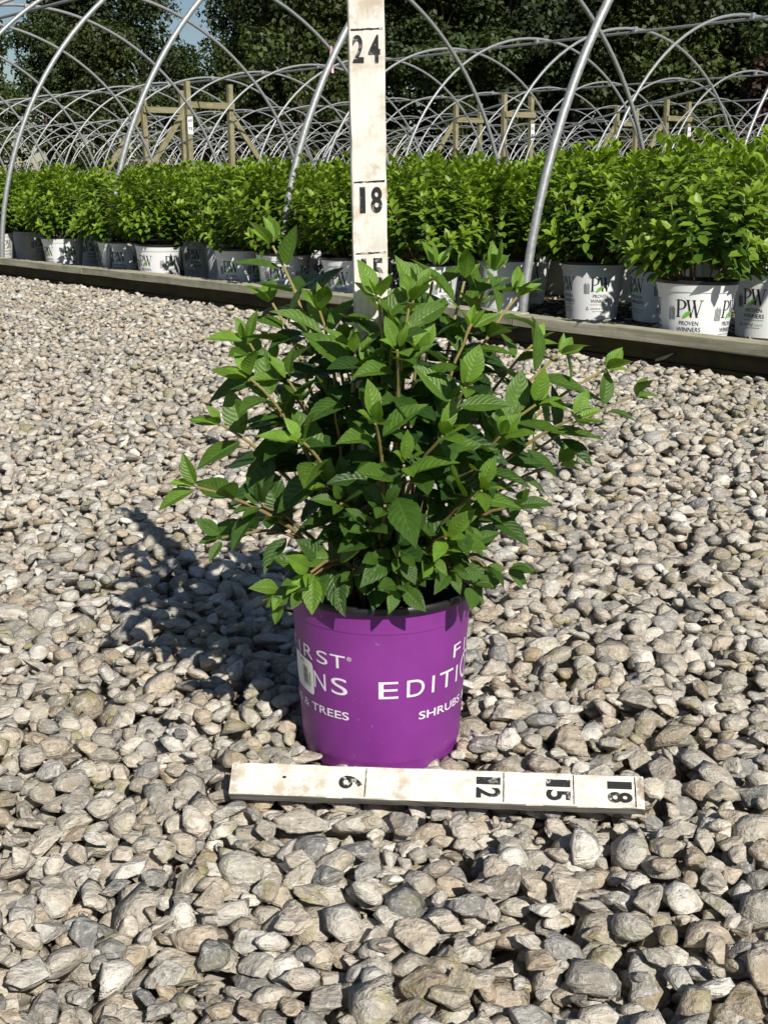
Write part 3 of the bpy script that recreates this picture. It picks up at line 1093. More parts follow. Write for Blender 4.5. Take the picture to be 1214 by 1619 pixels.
# ------------------------------------------------------------------ shrubs in white pots
def bed_foliage(seed, nshoot=104, H=0.43, W=0.265):
    rg_ = np.random.default_rng(seed)
    Vs, Cs = [], []
    # unit leaf: 8 vertices, midrib folded
    U = np.array([[0, 0, 0], [0.3, 0.2, 0.055], [0.34, 0, 0], [0.3, -0.2, 0.055], [0.68, 0.175, 0.03], [0.7, 0, -0.03], [0.68, -0.175, 0.03], [1, 0, -0.10]])
    Fl = np.array([[0, 2, 1], [0, 3, 2], [1, 2, 5], [1, 5, 4], [2, 3, 6], [2, 6, 5], [4, 5, 7], [5, 6, 7]])
    leaves = []
    stems = []
    for s in range(nshoot):
        a = rg_.uniform(0, 2 * np.pi); r = math.sqrt(rg_.random())
        tz = H * (1.02 - 0.42 * r ** 2.2) * rg_.uniform(0.80, 1.08)
        tip = np.array([W * 1.05 * r * math.cos(a), W * 1.05 * r * math.sin(a), tz])
        if r > 0.62 and rg_.random() < 0.6: tip[2] *= rg_.uniform(0.35, 0.85)
        base = np.array([0.035 * math.cos(a), 0.035 * math.sin(a), -0.02])
        ctr = base * 0.5 + tip * 0.5 + np.array([0.25 * tip[0], 0.25 * tip[1], 0.03])
        stems.append((base, ctr, tip))
        nn = 6
        for j in range(nn + 1):
            f = 0.34 + 0.66 * j / nn
            p = (1 - f) ** 2 * base + 2 * f * (1 - f) * ctr + f * f * tip
            tg = 2 * (1 - f) * (ctr - base) + 2 * f * (tip - ctr); tg /= np.linalg.norm(tg)
            tipn = j == nn
            for q in range(2 if not tipn else 5):
                az = rg_.uniform(0, .5) + math.pi * q + (j % 2) * math.pi / 2 if not tipn else q * 1.257 + rg_.uniform(-.3, .3)
                e1 = np.cross(tg, [0, 0, 1.0] if abs(tg[2]) < .95 else [1.0, 0, 0]); e1 /= np.linalg.norm(e1); e2 = np.cross(tg, e1)
                rd = e1 * math.cos(az) + e2 * math.sin(az)
                al = rg_.uniform(0.5, 0.95) if tipn else rg_.uniform(0.9, 1.35)
                dr = tg * math.cos(al) + rd * math.sin(al)
                dr[2] -= 0.15 if not tipn else -0.05
                dr /= np.linalg.norm(dr)
                nz = tg + np.array([0.1, -0.25, 0.5]); nz -= dr * nz.dot(dr); nz /= np.linalg.norm(nz)
                ln = rg_.uniform(0.043, 0.064) * (0.8 if tipn else 1.0)
                leaves.append((p + dr * 0.004, dr, nz, ln, f))
    V = []; Cc = []
    for p, dr, nz, ln, f in leaves:
        sd = np.cross(nz, dr)
        V.append(p + (U[:, :1] * dr + U[:, 1:2] * sd * 1.15 + U[:, 2:3] * nz) * ln)
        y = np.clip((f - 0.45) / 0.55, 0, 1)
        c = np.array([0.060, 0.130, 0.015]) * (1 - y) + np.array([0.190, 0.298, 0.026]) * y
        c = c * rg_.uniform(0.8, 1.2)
        Cc.append(np.tile(np.append(c, 1), (8, 1)))
    n = len(V)
    me = np_mesh('foliage', np.concatenate(V), (Fl[None] + (np.arange(n) * 8)[:, None, None]).reshape(-1, 3), True)
    A = me.color_attributes.new('leafcol', 'FLOAT_COLOR', 'POINT')
    A.data.foreach_set('color', np.concatenate(Cc).astype(np.float32).ravel())
    me.materials.append(M_BEDLEAF)
    Vv, Ff = [], []
    for b, c, t in stems[:30]:
        pts = [Vector((1 - f) ** 2 * b + 2 * f * (1 - f) * c + f * f * t) for f in (0, .25, .5, .72)]
        v, f_ = tube_arrays(pts, [0.0035, 0.003, 0.0025, 0.0015], 4)
        o = len(Vv)
        Vv += v; Ff += [tuple(i + o for i in x) for x in f_]
    ms_ = py_mesh('stems', Vv, Ff, True)
    ms_.materials.append(M_STEM)
    return me, ms_


FOL = [bed_foliage(300 + k) for k in range(5)]
PH, PRT, PRB = 0.245, 0.133, 0.106


def wp_rad(z): return PRB + (PRT - PRB) * (z / PH)


white_pot_me = lathe('white_pot', [(0.0, 0.002, 0), (PRB - 0.006, 0.0, 0), (PRB, 0.006, 0), (wp_rad(0.205), 0.205, 0), (wp_rad(0.207) + 0.003, 0.208, 0), (PRT + 0.003, 0.232, 0),
                                   (PRT + 0.004, 0.233, 0)], 56, mats=[M_WHITEP])
white_rim_me = lathe('pot_rim', [(PRT + 0.003, 0.2325), (PRT + 0.0065, 0.234), (PRT + 0.0068, 0.244), (PRT + 0.004, 0.2465), (PRT - 0.001, 0.245), (PRT - 0.003, 0.225), (PRB + 0.01, 0.16)], 56, mats=[M_BLACKP])
soil_me = lathe('soil', [(0.0, 0.218), (0.05, 0.221), (0.09, 0.216), (0.123, 0.213)], 24, mats=[M_SOIL])


def serif_print():
    """printed face of the white pots: two big serif letters, words and rules. x is an angle, z a height"""
    black, green, small = [], [], []
    for a0 in (0.0,):
        def X(mm): return a0 + mm / 1000.0 / 0.122
        z0, z1 = 0.125, 0.183
        def B(x0, y0, x1, y1): black.append(quad(X(x0), y0, X(x1), y1))
        # P
        B(-38, z0, -31, z1); B(-42, z0, -27, z0 + 0.003); B(-42, z1 - 0.003, -30, z1)
        V, F = [], []
        n = 18
        for i in range(n + 1):
            a = math.pi / 2 - math.pi * i / n
            V.append((X(-27 + 20 * math.cos(a)), z1 - 0.0165 + 0.0165 * math.sin(a)))
            V.append((X(-27 + 12.5 * math.cos(a)), z1 - 0.0165 + 0.0138 * math.sin(a)))
        for i in range(n): F.append((2 * i, 2 * i + 1, 2 * i + 3, 2 * i + 2))
        black.append((V, F))
        B(-31, z1 - 0.0028, -26.9, z1); B(-31, z1 - 0.033, -26.9, z1 - 0.0302)
        # W: thick, thin, thick, thin strokes
        for xa, xb, w in ((-4, 9, 7), (8.5, 20, 2.4), (15, 28, 7), (27.5, 40, 2.4)):
            up = xa if w > 5 else xb
            dn = xb if w > 5 else xa
            black.append(([(X(up - w / 2), z1), (X(up + w / 2), z1), (X(dn + w / 2), z0), (X(dn - w / 2), z0)], [(0, 1, 2, 3)]))
        B(-10, z1 - 0.0025, 3, z1); B(10, z1 - 0.0025, 22, z1); B(34, z1 - 0.0025, 46, z1)
        # words
        black.append(glyph_fit('PROVEN', X(-31), X(35), 0.0985, 0.1125))
        black.append(glyph_fit('WINNERS', X(-40), X(44), 0.0775, 0.0925))
        B(-42, 0.0695, 44, 0.0707)
        black.append(glyph_fit('COLOR', X(-40), X(-6), 0.050, 0.0565))
        small.append(glyph_fit('CHOICE', X(8), X(42), 0.050, 0.0565))
        for q in range(9): B(-30 + 7 * q, 0.0405, -26.5 + 7 * q, 0.0432)
        # leaf emblem
        for cx, cz, ln, wd, an in ((-6, 0.134, 19, 7.5, 0.75), (1, 0.054, 6, 3.2, 1.2)):
            V = []
            for i in range(13):
                f = i / 12; V.append((f - 0.5, math.sin(math.pi * f) * 0.5))
            for i in range(11, 0, -1):
                f = i / 12; V.append((f - 0.5, -math.sin(math.pi * f) * 0.5))
            V = [(X(cx + (x * math.cos(an) * 2 * ln - y * math.sin(an) * 2 * wd)), cz + (x * math.sin(an) * 2 * ln + y * math.cos(an) * 2 * wd) / 1000.0) for x, y in V]
            (green if ln > 10 else small).append((V, [tuple(range(len(V)))]))
        # small upright print block and recycling triangle
        for q in range(5): B(-70 + q * 5, 0.115, -67.6 + q * 5, 0.155 + 0.006 * (q % 2))
        tri = [(X(-62), 0.048), (X(-48), 0.048), (X(-55), 0.064)]
        tin = [(X(-59.5), 0.0495), (X(-50.5), 0.0495), (X(-55), 0.0605)]
        black.append((tri + tin, [(0, 1, 4, 3), (1, 2, 5, 4), (2, 0, 3, 5)]))
    return (wrap_print('lettering', black, wp_rad, 0.0006), wrap_print('leaf_emblem', green, wp_rad, 0.0012), wrap_print('small_print', small, wp_rad, 0.0012))


letter_me, emblem_me, small_me = serif_print()
small_me.materials.append(M_INK_G)
letter_me.materials.append(M_INK_K)
emblem_me.materials.append(M_INK_G)

pot_count = 0


def bed_plant(p, rz, full, label, group, scale=1.0, fol=None):
    global pot_count
    root = empty('potted_shrub', p, 0)
    tag(root, label, 'potted shrub', group)
    k = pot_count % 5 if fol is None else fol
    pot_count += 1
    po = link('pot', white_pot_me, None, root)
    po.rotation_euler = (rnd.uniform(-.03, .03), rnd.uniform(-.03, .03), rz)
    if full:
        link('rim', white_rim_me, None, po)
        for pa in (-105, -30, 45):
            a_face = R_(pa) + rz
            if abs(math.sin(a_face / 2)) > 0.8: continue
            for nm, me_ in (('lettering', letter_me), ('leaf_emblem', emblem_me), ('small_print', small_me)):
                pr_ = link(nm, me_, None, po)
                pr_.rotation_euler = (0, 0, R_(pa))
    link('soil', soil_me, None, root)
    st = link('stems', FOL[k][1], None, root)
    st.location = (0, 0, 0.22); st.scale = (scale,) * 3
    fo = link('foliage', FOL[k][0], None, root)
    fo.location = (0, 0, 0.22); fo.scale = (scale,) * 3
    fo.rotation_euler = st.rotation_euler = (0, 0, rnd.uniform(0, 6.28))
    fo['kind'] = 'stuff'
    st['kind'] = 'stuff'


front = [(-8, 366, 20), (100, 376, -8), (190, 379, 35), (250, 386, 0), (318, 377, -60), (380, 392, 10), (448, 398, 20), (556, 404, 5), (676, 412, -5), (742, 393, 5), (826, 398, -28),
         (938, 412, -38), (1030, 413, 40), (1100, 447, 6), (1216, 428, -12)]
placed = []
for px, py, rz in front:
    z = 0.33
    for _ in range(4):
        p = at_h(px, py, z)
        t_ = AD.dot(Vector((p.x, p.y, 0)))
        z = float(g_curb(t_)) + 0.04 + PH
    q_ = max(AN.dot(Vector((p.x, p.y, 0))), Q_CURB + 0.19)
    # keep the sight line while pushing a pot off the boards
    f = q_ / AN.dot(Vector((p.x, p.y, 0)))
    p = Vector((p.x * f, p.y * f, 0)); t_ = AD.dot(p)
    ok = True
    for a in placed:
        if (a - p).length < 0.275: p = a + (p - a).normalized() * 0.28
    t_ = AD.dot(p)
    p.z = float(g_curb(t_)) + 0.04
    placed.append(p.copy().xy.to_3d())
    own = {100: 'lime green shrub in a white front row pot beside a bare gap of dark mulch',
           938: 'lime green shrub in a dappled white pot just inside the joint of the edging rail',
           1030: 'lime green shrub in white pot between the dappled pot and the pot pulled forward',
           1216: 'lime green shrub in a shaded white pot next to the bright pot pulled forward'}
    if px in own:
        lb, gp = own[px], None
    elif px == 1100:
        lb, gp = 'leafy green shrub in a brightly lit white pot pulled forward against the edging', None
    else:
        lb, gp = 'lime green leafy shrub in a white lettered pot of the front row by the edging', 'front row of potted shrubs'
    bed_plant(p, R_(rz) , True, lb, gp, 1.0 if px < 900 else 1.08)
lb2 = 'lime green leafy shrub in a white pot of the crowded rows behind the front row'
row = 0
for q_ in np.arange(Q_CURB + 0.62, Q_CURB + 4.2, 0.44):
    for t_ in np.arange(0.2, 16.0, 0.47):
        t2 = t_ + (row % 2) * 0.235 + rnd.uniform(-.05, .05)
        q2 = q_ + rnd.uniform(-.05, .05)
        p = tq(t2, q2)
        px, py, d = proj(p.x, p.y, 0.7)
        if px < -70 or px > 1300: continue
        if t2 > 11.5 or (row > 3 and t2 > 9.5): continue
        if any((a - p).length < 0.36 for a in placed): continue
        placed.append(p.copy())
        p.z = float(g_curb(t2)) + 0.04
        bed_plant(p, rnd.uniform(0, 6.28), row < 2, lb2, 'rows of potted shrubs behind the front row', rnd.uniform(0.9, 1.02) + (0.10 if px > 850 else 0))
    row += 1
print('bed pots', len(placed))

# pink tape hangs from the far leg of a hoop of the first house
k = 4
bpt = P0 + AD * (SP * k)
best = None
for a in np.linspace(1.6, 3.0, 200):
    p = bpt + AN * (HR * (1 - math.cos(a))); p.z = HC + HR * math.sin(a)
    x_, y_, _ = proj(p.x, p.y, p.z)
    e = abs(y_ - 76)
    if best is None or e < best[0]: best = (e, p.copy())
tape = link('flagging_tape', py_mesh('flagging_tape', PINK_V, PINK_F), M_PINK)
tape.location = best[1] + Vector((0, 0, -0.005))
tag(tape, 'strip of pale pink flagging tape hanging from a hoop', 'tape')

# ------------------------------------------------------------------ measuring boards
def mark_mesh(name, polys, matrix):
    bm = bmesh.new()
    for V, F in polys:
        vs = [bm.verts.new(matrix @ Vector((x, y, 0))) for x, y in V]
        for f in F:
            try: bm.faces.new([vs[i] for i in f])
            except ValueError: pass
    return bm_mesh(name, bm)


def rough_line(x0, y0, x1, y1, w, seed):
    rr_ = random.Random(seed)
    n = 14
    d = Vector((x1 - x0, y1 - y0)); nn = Vector((-d.y, d.x)).normalized()
    V, F = [], []
    for i in range(n + 1):
        f = i / n
        p = Vector((x0, y0)) + d * f + nn * rr_.uniform(-.12, .12) * w
        h = w * rr_.uniform(0.35, 0.6)
        V += [tuple(p + nn * h), tuple(p - nn * h)]
    for i in range(n): F.append((2 * i, 2 * i + 1, 2 * i + 3, 2 * i + 2))
    return V, F


# lying board: local x along, y across the face (0 = front low edge), z up from the face
lying = empty('measuring_board', RUL_L + Vector((0, 0, RUL_Z)))
tag(lying, 'white painted measuring board lying on the gravel in front of the purple pot', 'measuring board')
rz = math.atan2(rul_dir.y, rul_dir.x)
lying.rotation_euler = (Matrix.Rotation(rz, 3, 'Z') @ Matrix.Rotation(R_(-0.4), 3, 'Y') @ Matrix.Rotation(RUL_TILT, 3, 'X')).to_euler()
bo = link('board', box_mesh('board', RUL_LEN, RUL_W, RUL_T, 0.0016, 24, 0.0005, 2, centre=(RUL_LEN / 2, RUL_W / 2, RUL_T / 2)), M_STICK_X, lying)
bo.data.materials.append(M_EDGE)
for p_ in bo.data.polygons:
    if p_.normal.y < -0.8: p_.material_index = 1
zt = RUL_T + 0.0006


def digits_lying(txt, u_line, w0, wid, h, gap=0.0035):
    """digits with their tops towards the far end, read towards the viewer"""
    polys = []
    n = len(txt)
    for i, ch in enumerate(txt):
        x0 = i * (wid + gap)
        polys.append(glyph_fit(ch, x0 + (0.3 * wid if ch == '1' else 0), x0 + wid, 0, h, 0.03))
    # local text x -> -y (towards the viewer), text y -> +x
    M = Matrix(((0, 1, 0, u_line - gap - h), (-1, 0, 0, w0), (0, 0, 1, zt), (0, 0, 0, 1)))
    return mark_mesh('number', polys, M)


for txt, u, w0, wid in (('6', 6, 0.0265, 0.0155), ('12', 12, 0.0345, 0.0125), ('15', 15, 0.0345, 0.0125), ('18', 17.62, 0.0345, 0.0125)):
    link('number', digits_lying(txt, u * IN, w0, wid, 0.0265), M_WORNINK, lying)
    link('tick_line', mark_mesh('tick_line', [rough_line(u * IN, 0.002, u * IN, RUL_W - 0.002, 0.0011, int(u))], Matrix.Translation((0, 0, zt))), M_WORNINK, lying)
link('spot', mark_mesh('spot', [ring(0.061, 0.022, 0.0025, 0.0016, 0.0024, 0.0015, n=10)], Matrix.Translation((0, 0, zt))), M_WORNINK, lying)

# upright board: stands on the soil in the pot; local z along, y = -front
SB = Vector((-0.0100, 1.385, 0.196))
ST = Vector((-0.0205, 1.345, 0.965))
UP_W, UP_T = 0.0372, 0.018
stick = empty('measuring_stick', SB)
tag(stick, 'white painted upright measuring stick with black numbers standing in the shrub', 'measuring stick')
ax_z = (ST - SB).normalized()
ax_x = Vector((1, 0.10, 0)); ax_x = (ax_x - ax_z * ax_x.dot(ax_z)).normalized()
ax_y = ax_z.cross(ax_x)
stick.rotation_euler = Matrix((ax_x, ax_y, ax_z)).transposed().to_euler()
UL = (ST - SB).length
link('board', box_mesh('board', UP_W, UP_T, UL, 0.0014, 30, 0.0005, 4, centre=(0, 0, UL / 2)), M_STICK_Z, stick)
M_front = Matrix(((1, 0, 0, 0), (0, 0, -1, -UP_T / 2 - 0.0006), (0, 1, 0, 0), (0, 0, 0, 1)))
Minv = stick.matrix_basis.inverted()


def stick_h(py):
    """distance along the stick where it meets a picture row"""
    lo, hi = 0.0, UL
    for _ in range(40):
        mid = (lo + hi) / 2
        p = SB + ax_z * mid - ax_y * (UP_T / 2)
        if proj(p.x, p.y, p.z)[1] > py: lo = mid
        else: hi = mid
    return lo


for txt, py in (('24', 46), ('18', 287), ('15', 400)):
    h = stick_h(py)
    polys = [glyph_fit(txt[0], -0.0150 + (0.0045 if txt[0] == '1' else 0), -0.0035 - (0.001 if txt[0] == '1' else 0), h - 0.0325, h - 0.0055, 0.03),
             glyph_fit(txt[1], 0.0015, 0.0135, h - 0.0325, h - 0.0055, 0.03)]
    link('number', mark_mesh('number', polys, M_front), M_WORNINK, stick)
    link('tick_line', mark_mesh('tick_line', [rough_line(-UP_W / 2 + 0.002, h - 0.0006, UP_W / 2 - 0.002, h + 0.0006, 0.0017, py)], M_front), M_WORNINK, stick)

# ------------------------------------------------------------------ the potted shrub in the yard
shrub = empty('potted_shrub', POT)
tag(shrub, 'green hydrangea-like shrub with serrated leaves in a purple lettered nursery pot on gravel', 'potted shrub')


def pp_rad(z):
    return float(np.interp(z, [0, 0.0215, 0.16], [0.0955, 0.0980, 0.1060]))


pot = link('pot', lathe('pot', [(0.0, 0.003), (0.090, 0.001), (0.0945, 0.004), (0.0955, 0.014), (0.0972, 0.018), (0.0980, 0.0215), (0.1060, 0.160), (0.1078, 0.1840), (0.1085, 0.1852), (0.1097, 0.2070), (0.1102, 0.2095)], 128,
                          mats=[M_PURPLE], ang=20), None, shrub)
link('rim', lathe('rim', [(0.1092, 0.2088), (0.1142, 0.2092), (0.1172, 0.2106), (0.1184, 0.2132), (0.1182, 0.2168), (0.1166, 0.2192), (0.1142, 0.2194), (0.1124, 0.2168), (0.1075, 0.208), (0.1000, 0.150)], 128,
                  mats=[M_BLACKP], ang=40), None, pot)
cp_parts = []
for off in (0, -137):
    parts = []
    def A(d): return R_(d + off)
    for ch, a0, a1 in (('E', -1.5, 11.2), ('D', 16.8, 29.2), ('I', 35.0, 37.0), ('T', 41.5, 55), ('I', 59.0, 61.0), ('N', 87.5, 98.5), ('S', 103, 115)):
        parts.append(glyph_fit(ch, A(a0), A(a1), 0.104, 0.1255))
    parts.append(ring(A(74), 0.1185, R_(9), 0.0175, R_(1.9), 0.0030, n=40))
    parts.append(ring(A(66), 0.1185, R_(9), 0.0170, R_(1.3), 0.0020, R_(-62), R_(62), 20))
    for ch, a0, a1 in (('F', 54, 63.2), ('I', 69.5, 71.5), ('R', 77, 87.5), ('S', 91.5, 101), ('T', 103, 114)):
        parts.append(glyph_fit(ch, A(a0), A(a1), 0.138, 0.1545))
    parts.append(glyph_fit('®', A(115.2), A(118.4), 0.1492, 0.1545))
    parts.append(glyph_fit('SHRUBS & TREES', A(25.8), A(115.4), 0.0725, 0.0828, 0.012))
    link('lettering', wrap_print('lettering', parts, pp_rad, 0.0005), M_INK_W, pot)
# price sticker with bars over the left lettering
tl = R_(-62)
def stk(parts_, off): return wrap_print('sticker', parts_, pp_rad, off, 0.05)
skew = lambda V, F: ([(a, z - (a - tl) * 0.012) for a, z in V], F)
rc_ = []
for i in range(24):
    a = 2 * math.pi * i / 24
    ca, sa = math.cos(a), math.sin(a)
    e = 0.25
    rc_.append((tl + R_(12.5) * math.copysign(abs(ca) ** e, ca), 0.1155 + 0.0215 * math.copysign(abs(sa) ** e, sa)))
sticker = link('sticker', stk([skew(rc_, [tuple(range(24))])], 0.0011), M_PAPER, pot)
bars = []
z_ = 0.103
rb = random.Random(4)
while z_ < 0.127:
    w_ = rb.choice((0.0005, 0.0009, 0.0013))
    bars.append(skew(*quad(tl + R_(0.5), z_, tl + R_(6.5), z_ + w_)))
    z_ += w_ + rb.choice((0.0006, 0.0010))
bars.append(skew(*quad(tl + R_(8.2), 0.104, tl + R_(9.0), 0.122)))
bars.append(skew(*quad(tl - R_(3), 0.131, tl + R_(2.0), 0.1322)))
link('barcode', wrap_print('barcode', bars, pp_rad, 0.0017, 0.05), M_INK_K, sticker)
link('soil', lathe('soil', [(0.0, 0.199), (0.03, 0.202), (0.06, 0.196), (0.085, 0.197), (0.1055, 0.194)], 48, mats=[M_SOIL]), None, shrub)

# leaf shapes: ovate, folded on the midrib, drooping, puckered between side veins, finely toothed
def leaf_mesh(seed):
    rr_ = random.Random(seed)
    nu, nv = 17, 9
    fold = rr_.uniform(0.25, 0.75); curl = rr_.uniform(-0.06, 0.30); twist = rr_.uniform(-0.3, 0.3); wid = rr_.uniform(0.225, 0.295); side = rr_.uniform(-.06, .06)
    V, UV, F = [], [], []
    for i in range(nu):
        u = i / (nu - 1)
        w = wid * max(0.0, math.sin(math.pi * u ** 0.86)) ** 0.82 * (1 - 0.22 * max(0, u - 0.55) / 0.45)
        if i == 0: w = 0.012
        if i == nu - 1: w = 0.003
        for j in range(nv):
            v = -1 + 2 * j / (nv - 1)
            av = abs(v)
            tooth = 0.0055 * (1 if i % 2 else -1) if av == 1 and 1 < i < nu - 2 else 0
            y = (w + tooth) * v
            z = fold * av * w * (1 - 0.35 * av) - curl * u ** 2.1
            z += 0.010 * math.sin((u * 8.5 - av ** 1.3 * 2.3) * 2 * math.pi) * av * (1 - av * .4) * (w / wid)
            a = twist * u
            x = u * (1 - 0.12 * curl * u)
            V.append((x, y * math.cos(a) - z * math.sin(a) * 0.2 + side * u * u, z + y * math.sin(a)))
            UV.append((u, (v + 1) / 2))
    for i in range(nu - 1):
        for j in range(nv - 1):
            F.append((i * nv + j, (i + 1) * nv + j, (i + 1) * nv + j + 1, i * nv + j + 1))
    me = py_mesh('leaf', V, F, True)
    uvl = me.uv_layers.new(name='UVMap')
    for p in me.polygons:
        for li in p.loop_indices:
            uvl.data[li].uv = UV[me.loops[li].vertex_index]
    return me


NLEAF = 14
LM = [leaf_mesh(900 + k) for k in range(NLEAF)]
for me in LM: me.materials.append(M_LEAF)
LV = [np.array([v.co[:] for v in me.vertices]) for me in LM]
LF = np.array([p.vertices[:] for p in LM[0].polygons])
LUV = np.array([uv.uv[:] for uv in LM[0].uv_layers[0].data])

# shoot tips: picture column, row, distance from the camera, leafiness
TIPS = [
    (432, 388, 1.46, 6), (505, 492, 1.40, 6), (392, 540, 1.40, 5), (395, 598, 1.34, 6), (350, 672, 1.36, 5), (312, 772, 1.31, 5),
    (352, 850, 1.34, 3), (492, 905, 1.265, 3), (540, 795, 1.27, 4), (592, 668, 1.25, 5), (640, 735, 1.25, 4), (602, 492, 1.36, 6),
    (655, 462, 1.40, 6), (690, 424, 1.47, 6), (778, 432, 1.44, 6), (742, 520, 1.38, 5), (735, 612, 1.28, 5), (842, 545, 1.46, 5), (882, 562, 1.42, 5),
    (955, 585, 1.42, 5), (905, 662, 1.36, 5), (880, 735, 1.42, 4), (845, 640, 1.34, 5), (705, 850, 1.275, 4), (632, 878, 1.27, 3),
    (560, 560, 1.33, 6), (455, 600, 1.36, 6), (480, 700, 1.30, 5), (700, 690, 1.27, 5), (790, 690, 1.31, 5),
    (660, 560, 1.32, 5), (815, 800, 1.33, 4), (760, 775, 1.28, 4), (610, 800, 1.25, 4),
    (415, 800, 1.33, 4), (520, 520, 1.48, 6), 
    (735, 445, 1.43, 5), (815, 470, 1.42, 5), (430, 480, 1.44, 4), (598, 472, 1.31, 5), (648, 478, 1.32, 5), (628, 555, 1.28, 5), (478, 925, 1.268, 2), (745, 925, 1.31, 2), (630, 925, 1.272, 2),
    (560, 905, 1.30, 3), (650, 895, 1.295, 3), (712, 898, 1.31, 3), (765, 895, 1.33, 3), (600, 880, 1.28, 3), (740, 860, 1.31, 3), (800, 900, 1.38, 3),
]
leaf_list = []     # (loc, dir, normal, length, colour, seed)
rs = random.Random(21)


def shoot(tip, nodes, gauge=1.0, youth=1.0, lsc=1.0):
    a = math.atan2(tip.y - POT.y, tip.x - POT.x)
    rb_ = rs.uniform(0.012, 0.045)
    base = Vector((POT.x + rb_ * math.cos(a), POT.y + rb_ * math.sin(a), 0.185))
    d = tip - base
    ctr = base + Vector((d.x * 0.42, d.y * 0.42, max(0.09, d.z * 0.62 + 0.03))) + Vector((rs.uniform(-.02, .02), rs.uniform(-.02, .02), 0))
    if d.z < 0.1: ctr.z = base.z + d.z * 0.5 + 0.07
    def B(f): return base * (1 - f) ** 2 + ctr * 2 * f * (1 - f) + tip * f * f
    def T(f): return ((ctr - base) * 2 * (1 - f) + (tip - ctr) * 2 * f).normalized()
    n = 12
    wig = [Vector((rs.uniform(-1, 1), rs.uniform(-1, 1), rs.uniform(-1, 1))) * 0.0012 for _ in range(n + 1)]
    path = [B(i / n) + wig[i] - POT for i in range(n + 1)]
    rad = [(0.0034 - 0.0019 * i / n) * gauge for i in range(n + 1)]
    link('stem', tube_mesh('stem', path, rad, 7), M_STEM, shrub)
    L_ = d.length * 1.08
    ph = rs.uniform(0, math.pi)
    for j in range(nodes + 1):
        back = 0.0 if j == 0 else 0.010 + 0.036 * j + rs.uniform(-.006, .006)
        f = max(0.25, 1 - back / L_)
        p, tg = B(f), T(f)
        e1 = tg.cross(Vector((0, 0, 1)) if abs(tg.z) < 0.97 else Vector((1, 0, 0))).normalized(); e2 = tg.cross(e1)
        pairs = ((0, 2),) if j else ((0, 2), (1, 2))
        for lv, cnt in pairs:
            for q in range(cnt):
                az = ph + j * math.pi / 2 + lv * math.pi / 2 + q * math.pi + rs.uniform(-.3, .3)
                rd = e1 * math.cos(az) + e2 * math.sin(az)
                if j == 0:
                    al = (rs.uniform(0.25, 0.5) if lv == 1 else rs.uniform(0.6, 0.9)); ln = rs.uniform(0.026, 0.034) if lv == 1 else rs.uniform(0.036, 0.048)
                elif j == 1:
                    al = rs.uniform(0.7, 1.1); ln = rs.uniform(0.052, 0.070)
                else:
                    al = rs.uniform(0.9, 1.4); ln = rs.uniform(0.054, 0.076)
                dr = tg * math.cos(al) + rd * math.sin(al)
                dr.z += -0.14 if j > 1 else (0.02 if j else 0.15)
                dr.normalize()
                nz = tg * 0.6 + Vector((0.12, -0.35, 0.75)) + Vector((rs.uniform(-.3, .3), rs.uniform(-.3, .3), rs.uniform(-.1, .3)))
                nz = (nz - dr * nz.dot(dr)).normalized()
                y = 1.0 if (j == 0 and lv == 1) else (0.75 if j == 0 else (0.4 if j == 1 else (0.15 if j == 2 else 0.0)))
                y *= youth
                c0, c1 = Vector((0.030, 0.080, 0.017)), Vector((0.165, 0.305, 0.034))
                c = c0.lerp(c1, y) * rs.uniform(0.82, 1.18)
                leaf_list.append((p + rd * 0.002 + dr * 0.004, dr, nz, ln * lsc * rs.uniform(0.85, 1.12), c, rs.randrange(NLEAF)))


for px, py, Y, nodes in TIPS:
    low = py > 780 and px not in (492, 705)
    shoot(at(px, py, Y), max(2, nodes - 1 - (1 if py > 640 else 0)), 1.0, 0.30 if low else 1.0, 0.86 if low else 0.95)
    if not low and rs.random() < 0.38 and px > 330:      # a side shoot from the same stem
        dx = rs.choice((-1, 1)) * rs.uniform(24, 52)
        shoot(at(px + dx, py + rs.uniform(25, 70), Y + rs.uniform(-.035, .045)), rs.choice((2, 3)), 0.75, 0.75, 0.80)
# rear and inner shoots that fill the crown
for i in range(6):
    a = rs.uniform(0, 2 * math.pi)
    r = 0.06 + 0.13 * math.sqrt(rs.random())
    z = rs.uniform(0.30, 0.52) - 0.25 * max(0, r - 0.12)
    shoot(Vector((POT.x + r * math.cos(a) + 0.01, POT.y + 0.03 + r * math.sin(a) * 0.95, z)), rs.choice((3, 4, 5)), 0.9, 0.25, 0.9)

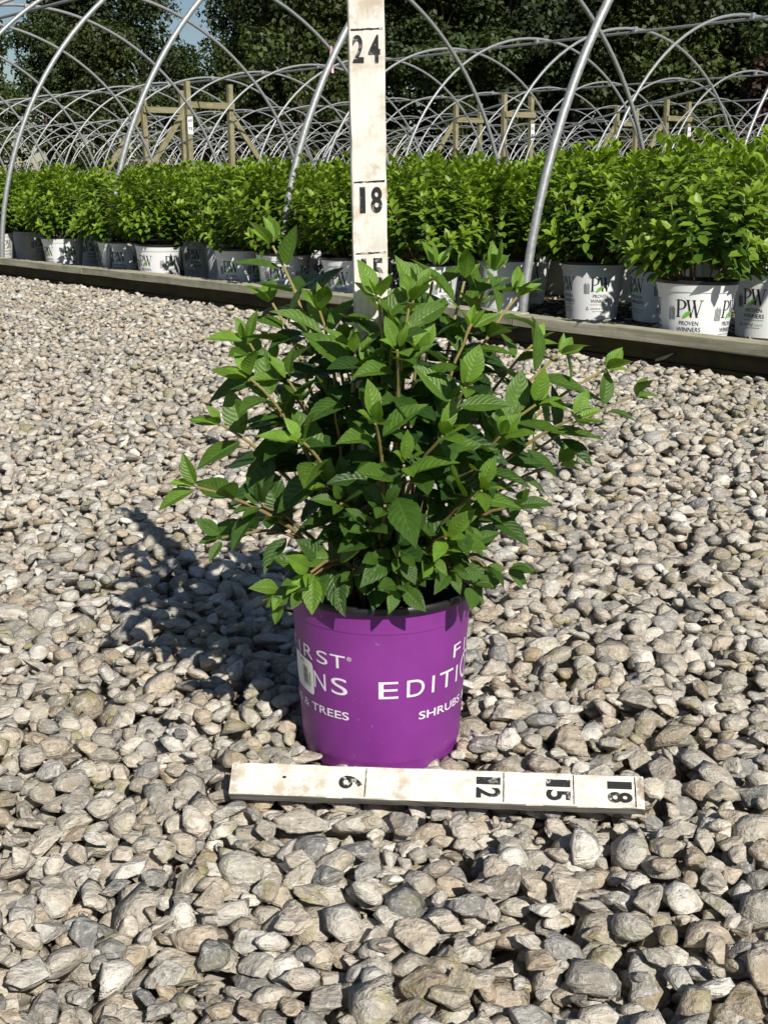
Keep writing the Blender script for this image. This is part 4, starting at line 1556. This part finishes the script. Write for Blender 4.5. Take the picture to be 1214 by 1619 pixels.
# which leaves show largest: the nearest leaf in every patch of the view comes first
cell = {}
order = []
for i, (p, dr, nz, ln, c, sd) in enumerate(leaf_list):
    ctr = p + dr * ln * 0.5
    x_, y_, d_ = proj(ctr.x, ctr.y, ctr.z)
    cell.setdefault((int(x_ // 22), int(y_ // 22)), []).append((d_, i))
for v in cell.values():
    v.sort()
    for rank, (d_, i) in enumerate(v): order.append((rank, d_, i))
order.sort()
single = {i for _, _, i in order[:300]}
mV, mC, mS = [], [], []
for i, (p, dr, nz, ln, c, sd) in enumerate(leaf_list):
    sy = nz.cross(dr)
    M3 = Matrix((dr, sy, nz)).transposed()
    if i in single:
        o = link('leaf', LM[sd], None, shrub)
        M4 = M3.to_4x4() @ Matrix.Scale(ln, 4)
        M4.translation = p - POT
        o.matrix_local = M4
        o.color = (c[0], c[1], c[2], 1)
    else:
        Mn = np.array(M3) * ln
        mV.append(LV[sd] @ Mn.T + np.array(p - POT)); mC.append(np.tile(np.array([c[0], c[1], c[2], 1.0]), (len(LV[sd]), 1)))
n = len(mV)
nvl = len(LV[0])
lm_ = np_mesh('inner_leaves', np.concatenate(mV), (LF[None] + (np.arange(n) * nvl)[:, None, None]).reshape(-1, 4), True)
uvl = lm_.uv_layers.new(name='UVMap')
uvl.data.foreach_set('uv', np.tile(LUV, (n, 1)).astype(np.float32).ravel())
A_ = lm_.color_attributes.new('leafcol', 'FLOAT_COLOR', 'POINT')
A_.data.foreach_set('color', np.concatenate(mC).astype(np.float32).ravel())
il = link('inner_leaves', lm_, M_LEAF_MASS, shrub)
il['kind'] = 'stuff'
print('leaves', len(leaf_list))

# dry twig on the stones beside the pot
tw0, tw1 = at_h(402, 962, 0.012), at(462, 940, 1.36)
tw = empty('dry_twig', tw0)
twm = tube_mesh('dry_twig', [(0, 0, 0), (tw1 - tw0) * 0.5 + Vector((0, 0, 0.004)), tw1 - tw0], [0.0022, 0.0026, 0.0016], 6)
bpy.data.objects.remove(tw)
tw = link('dry_twig', twm, M_TWIG)
tw.location = tw0
tag(tw, 'thin dry brown twig leaning on the purple pot beside its rim', 'twig')
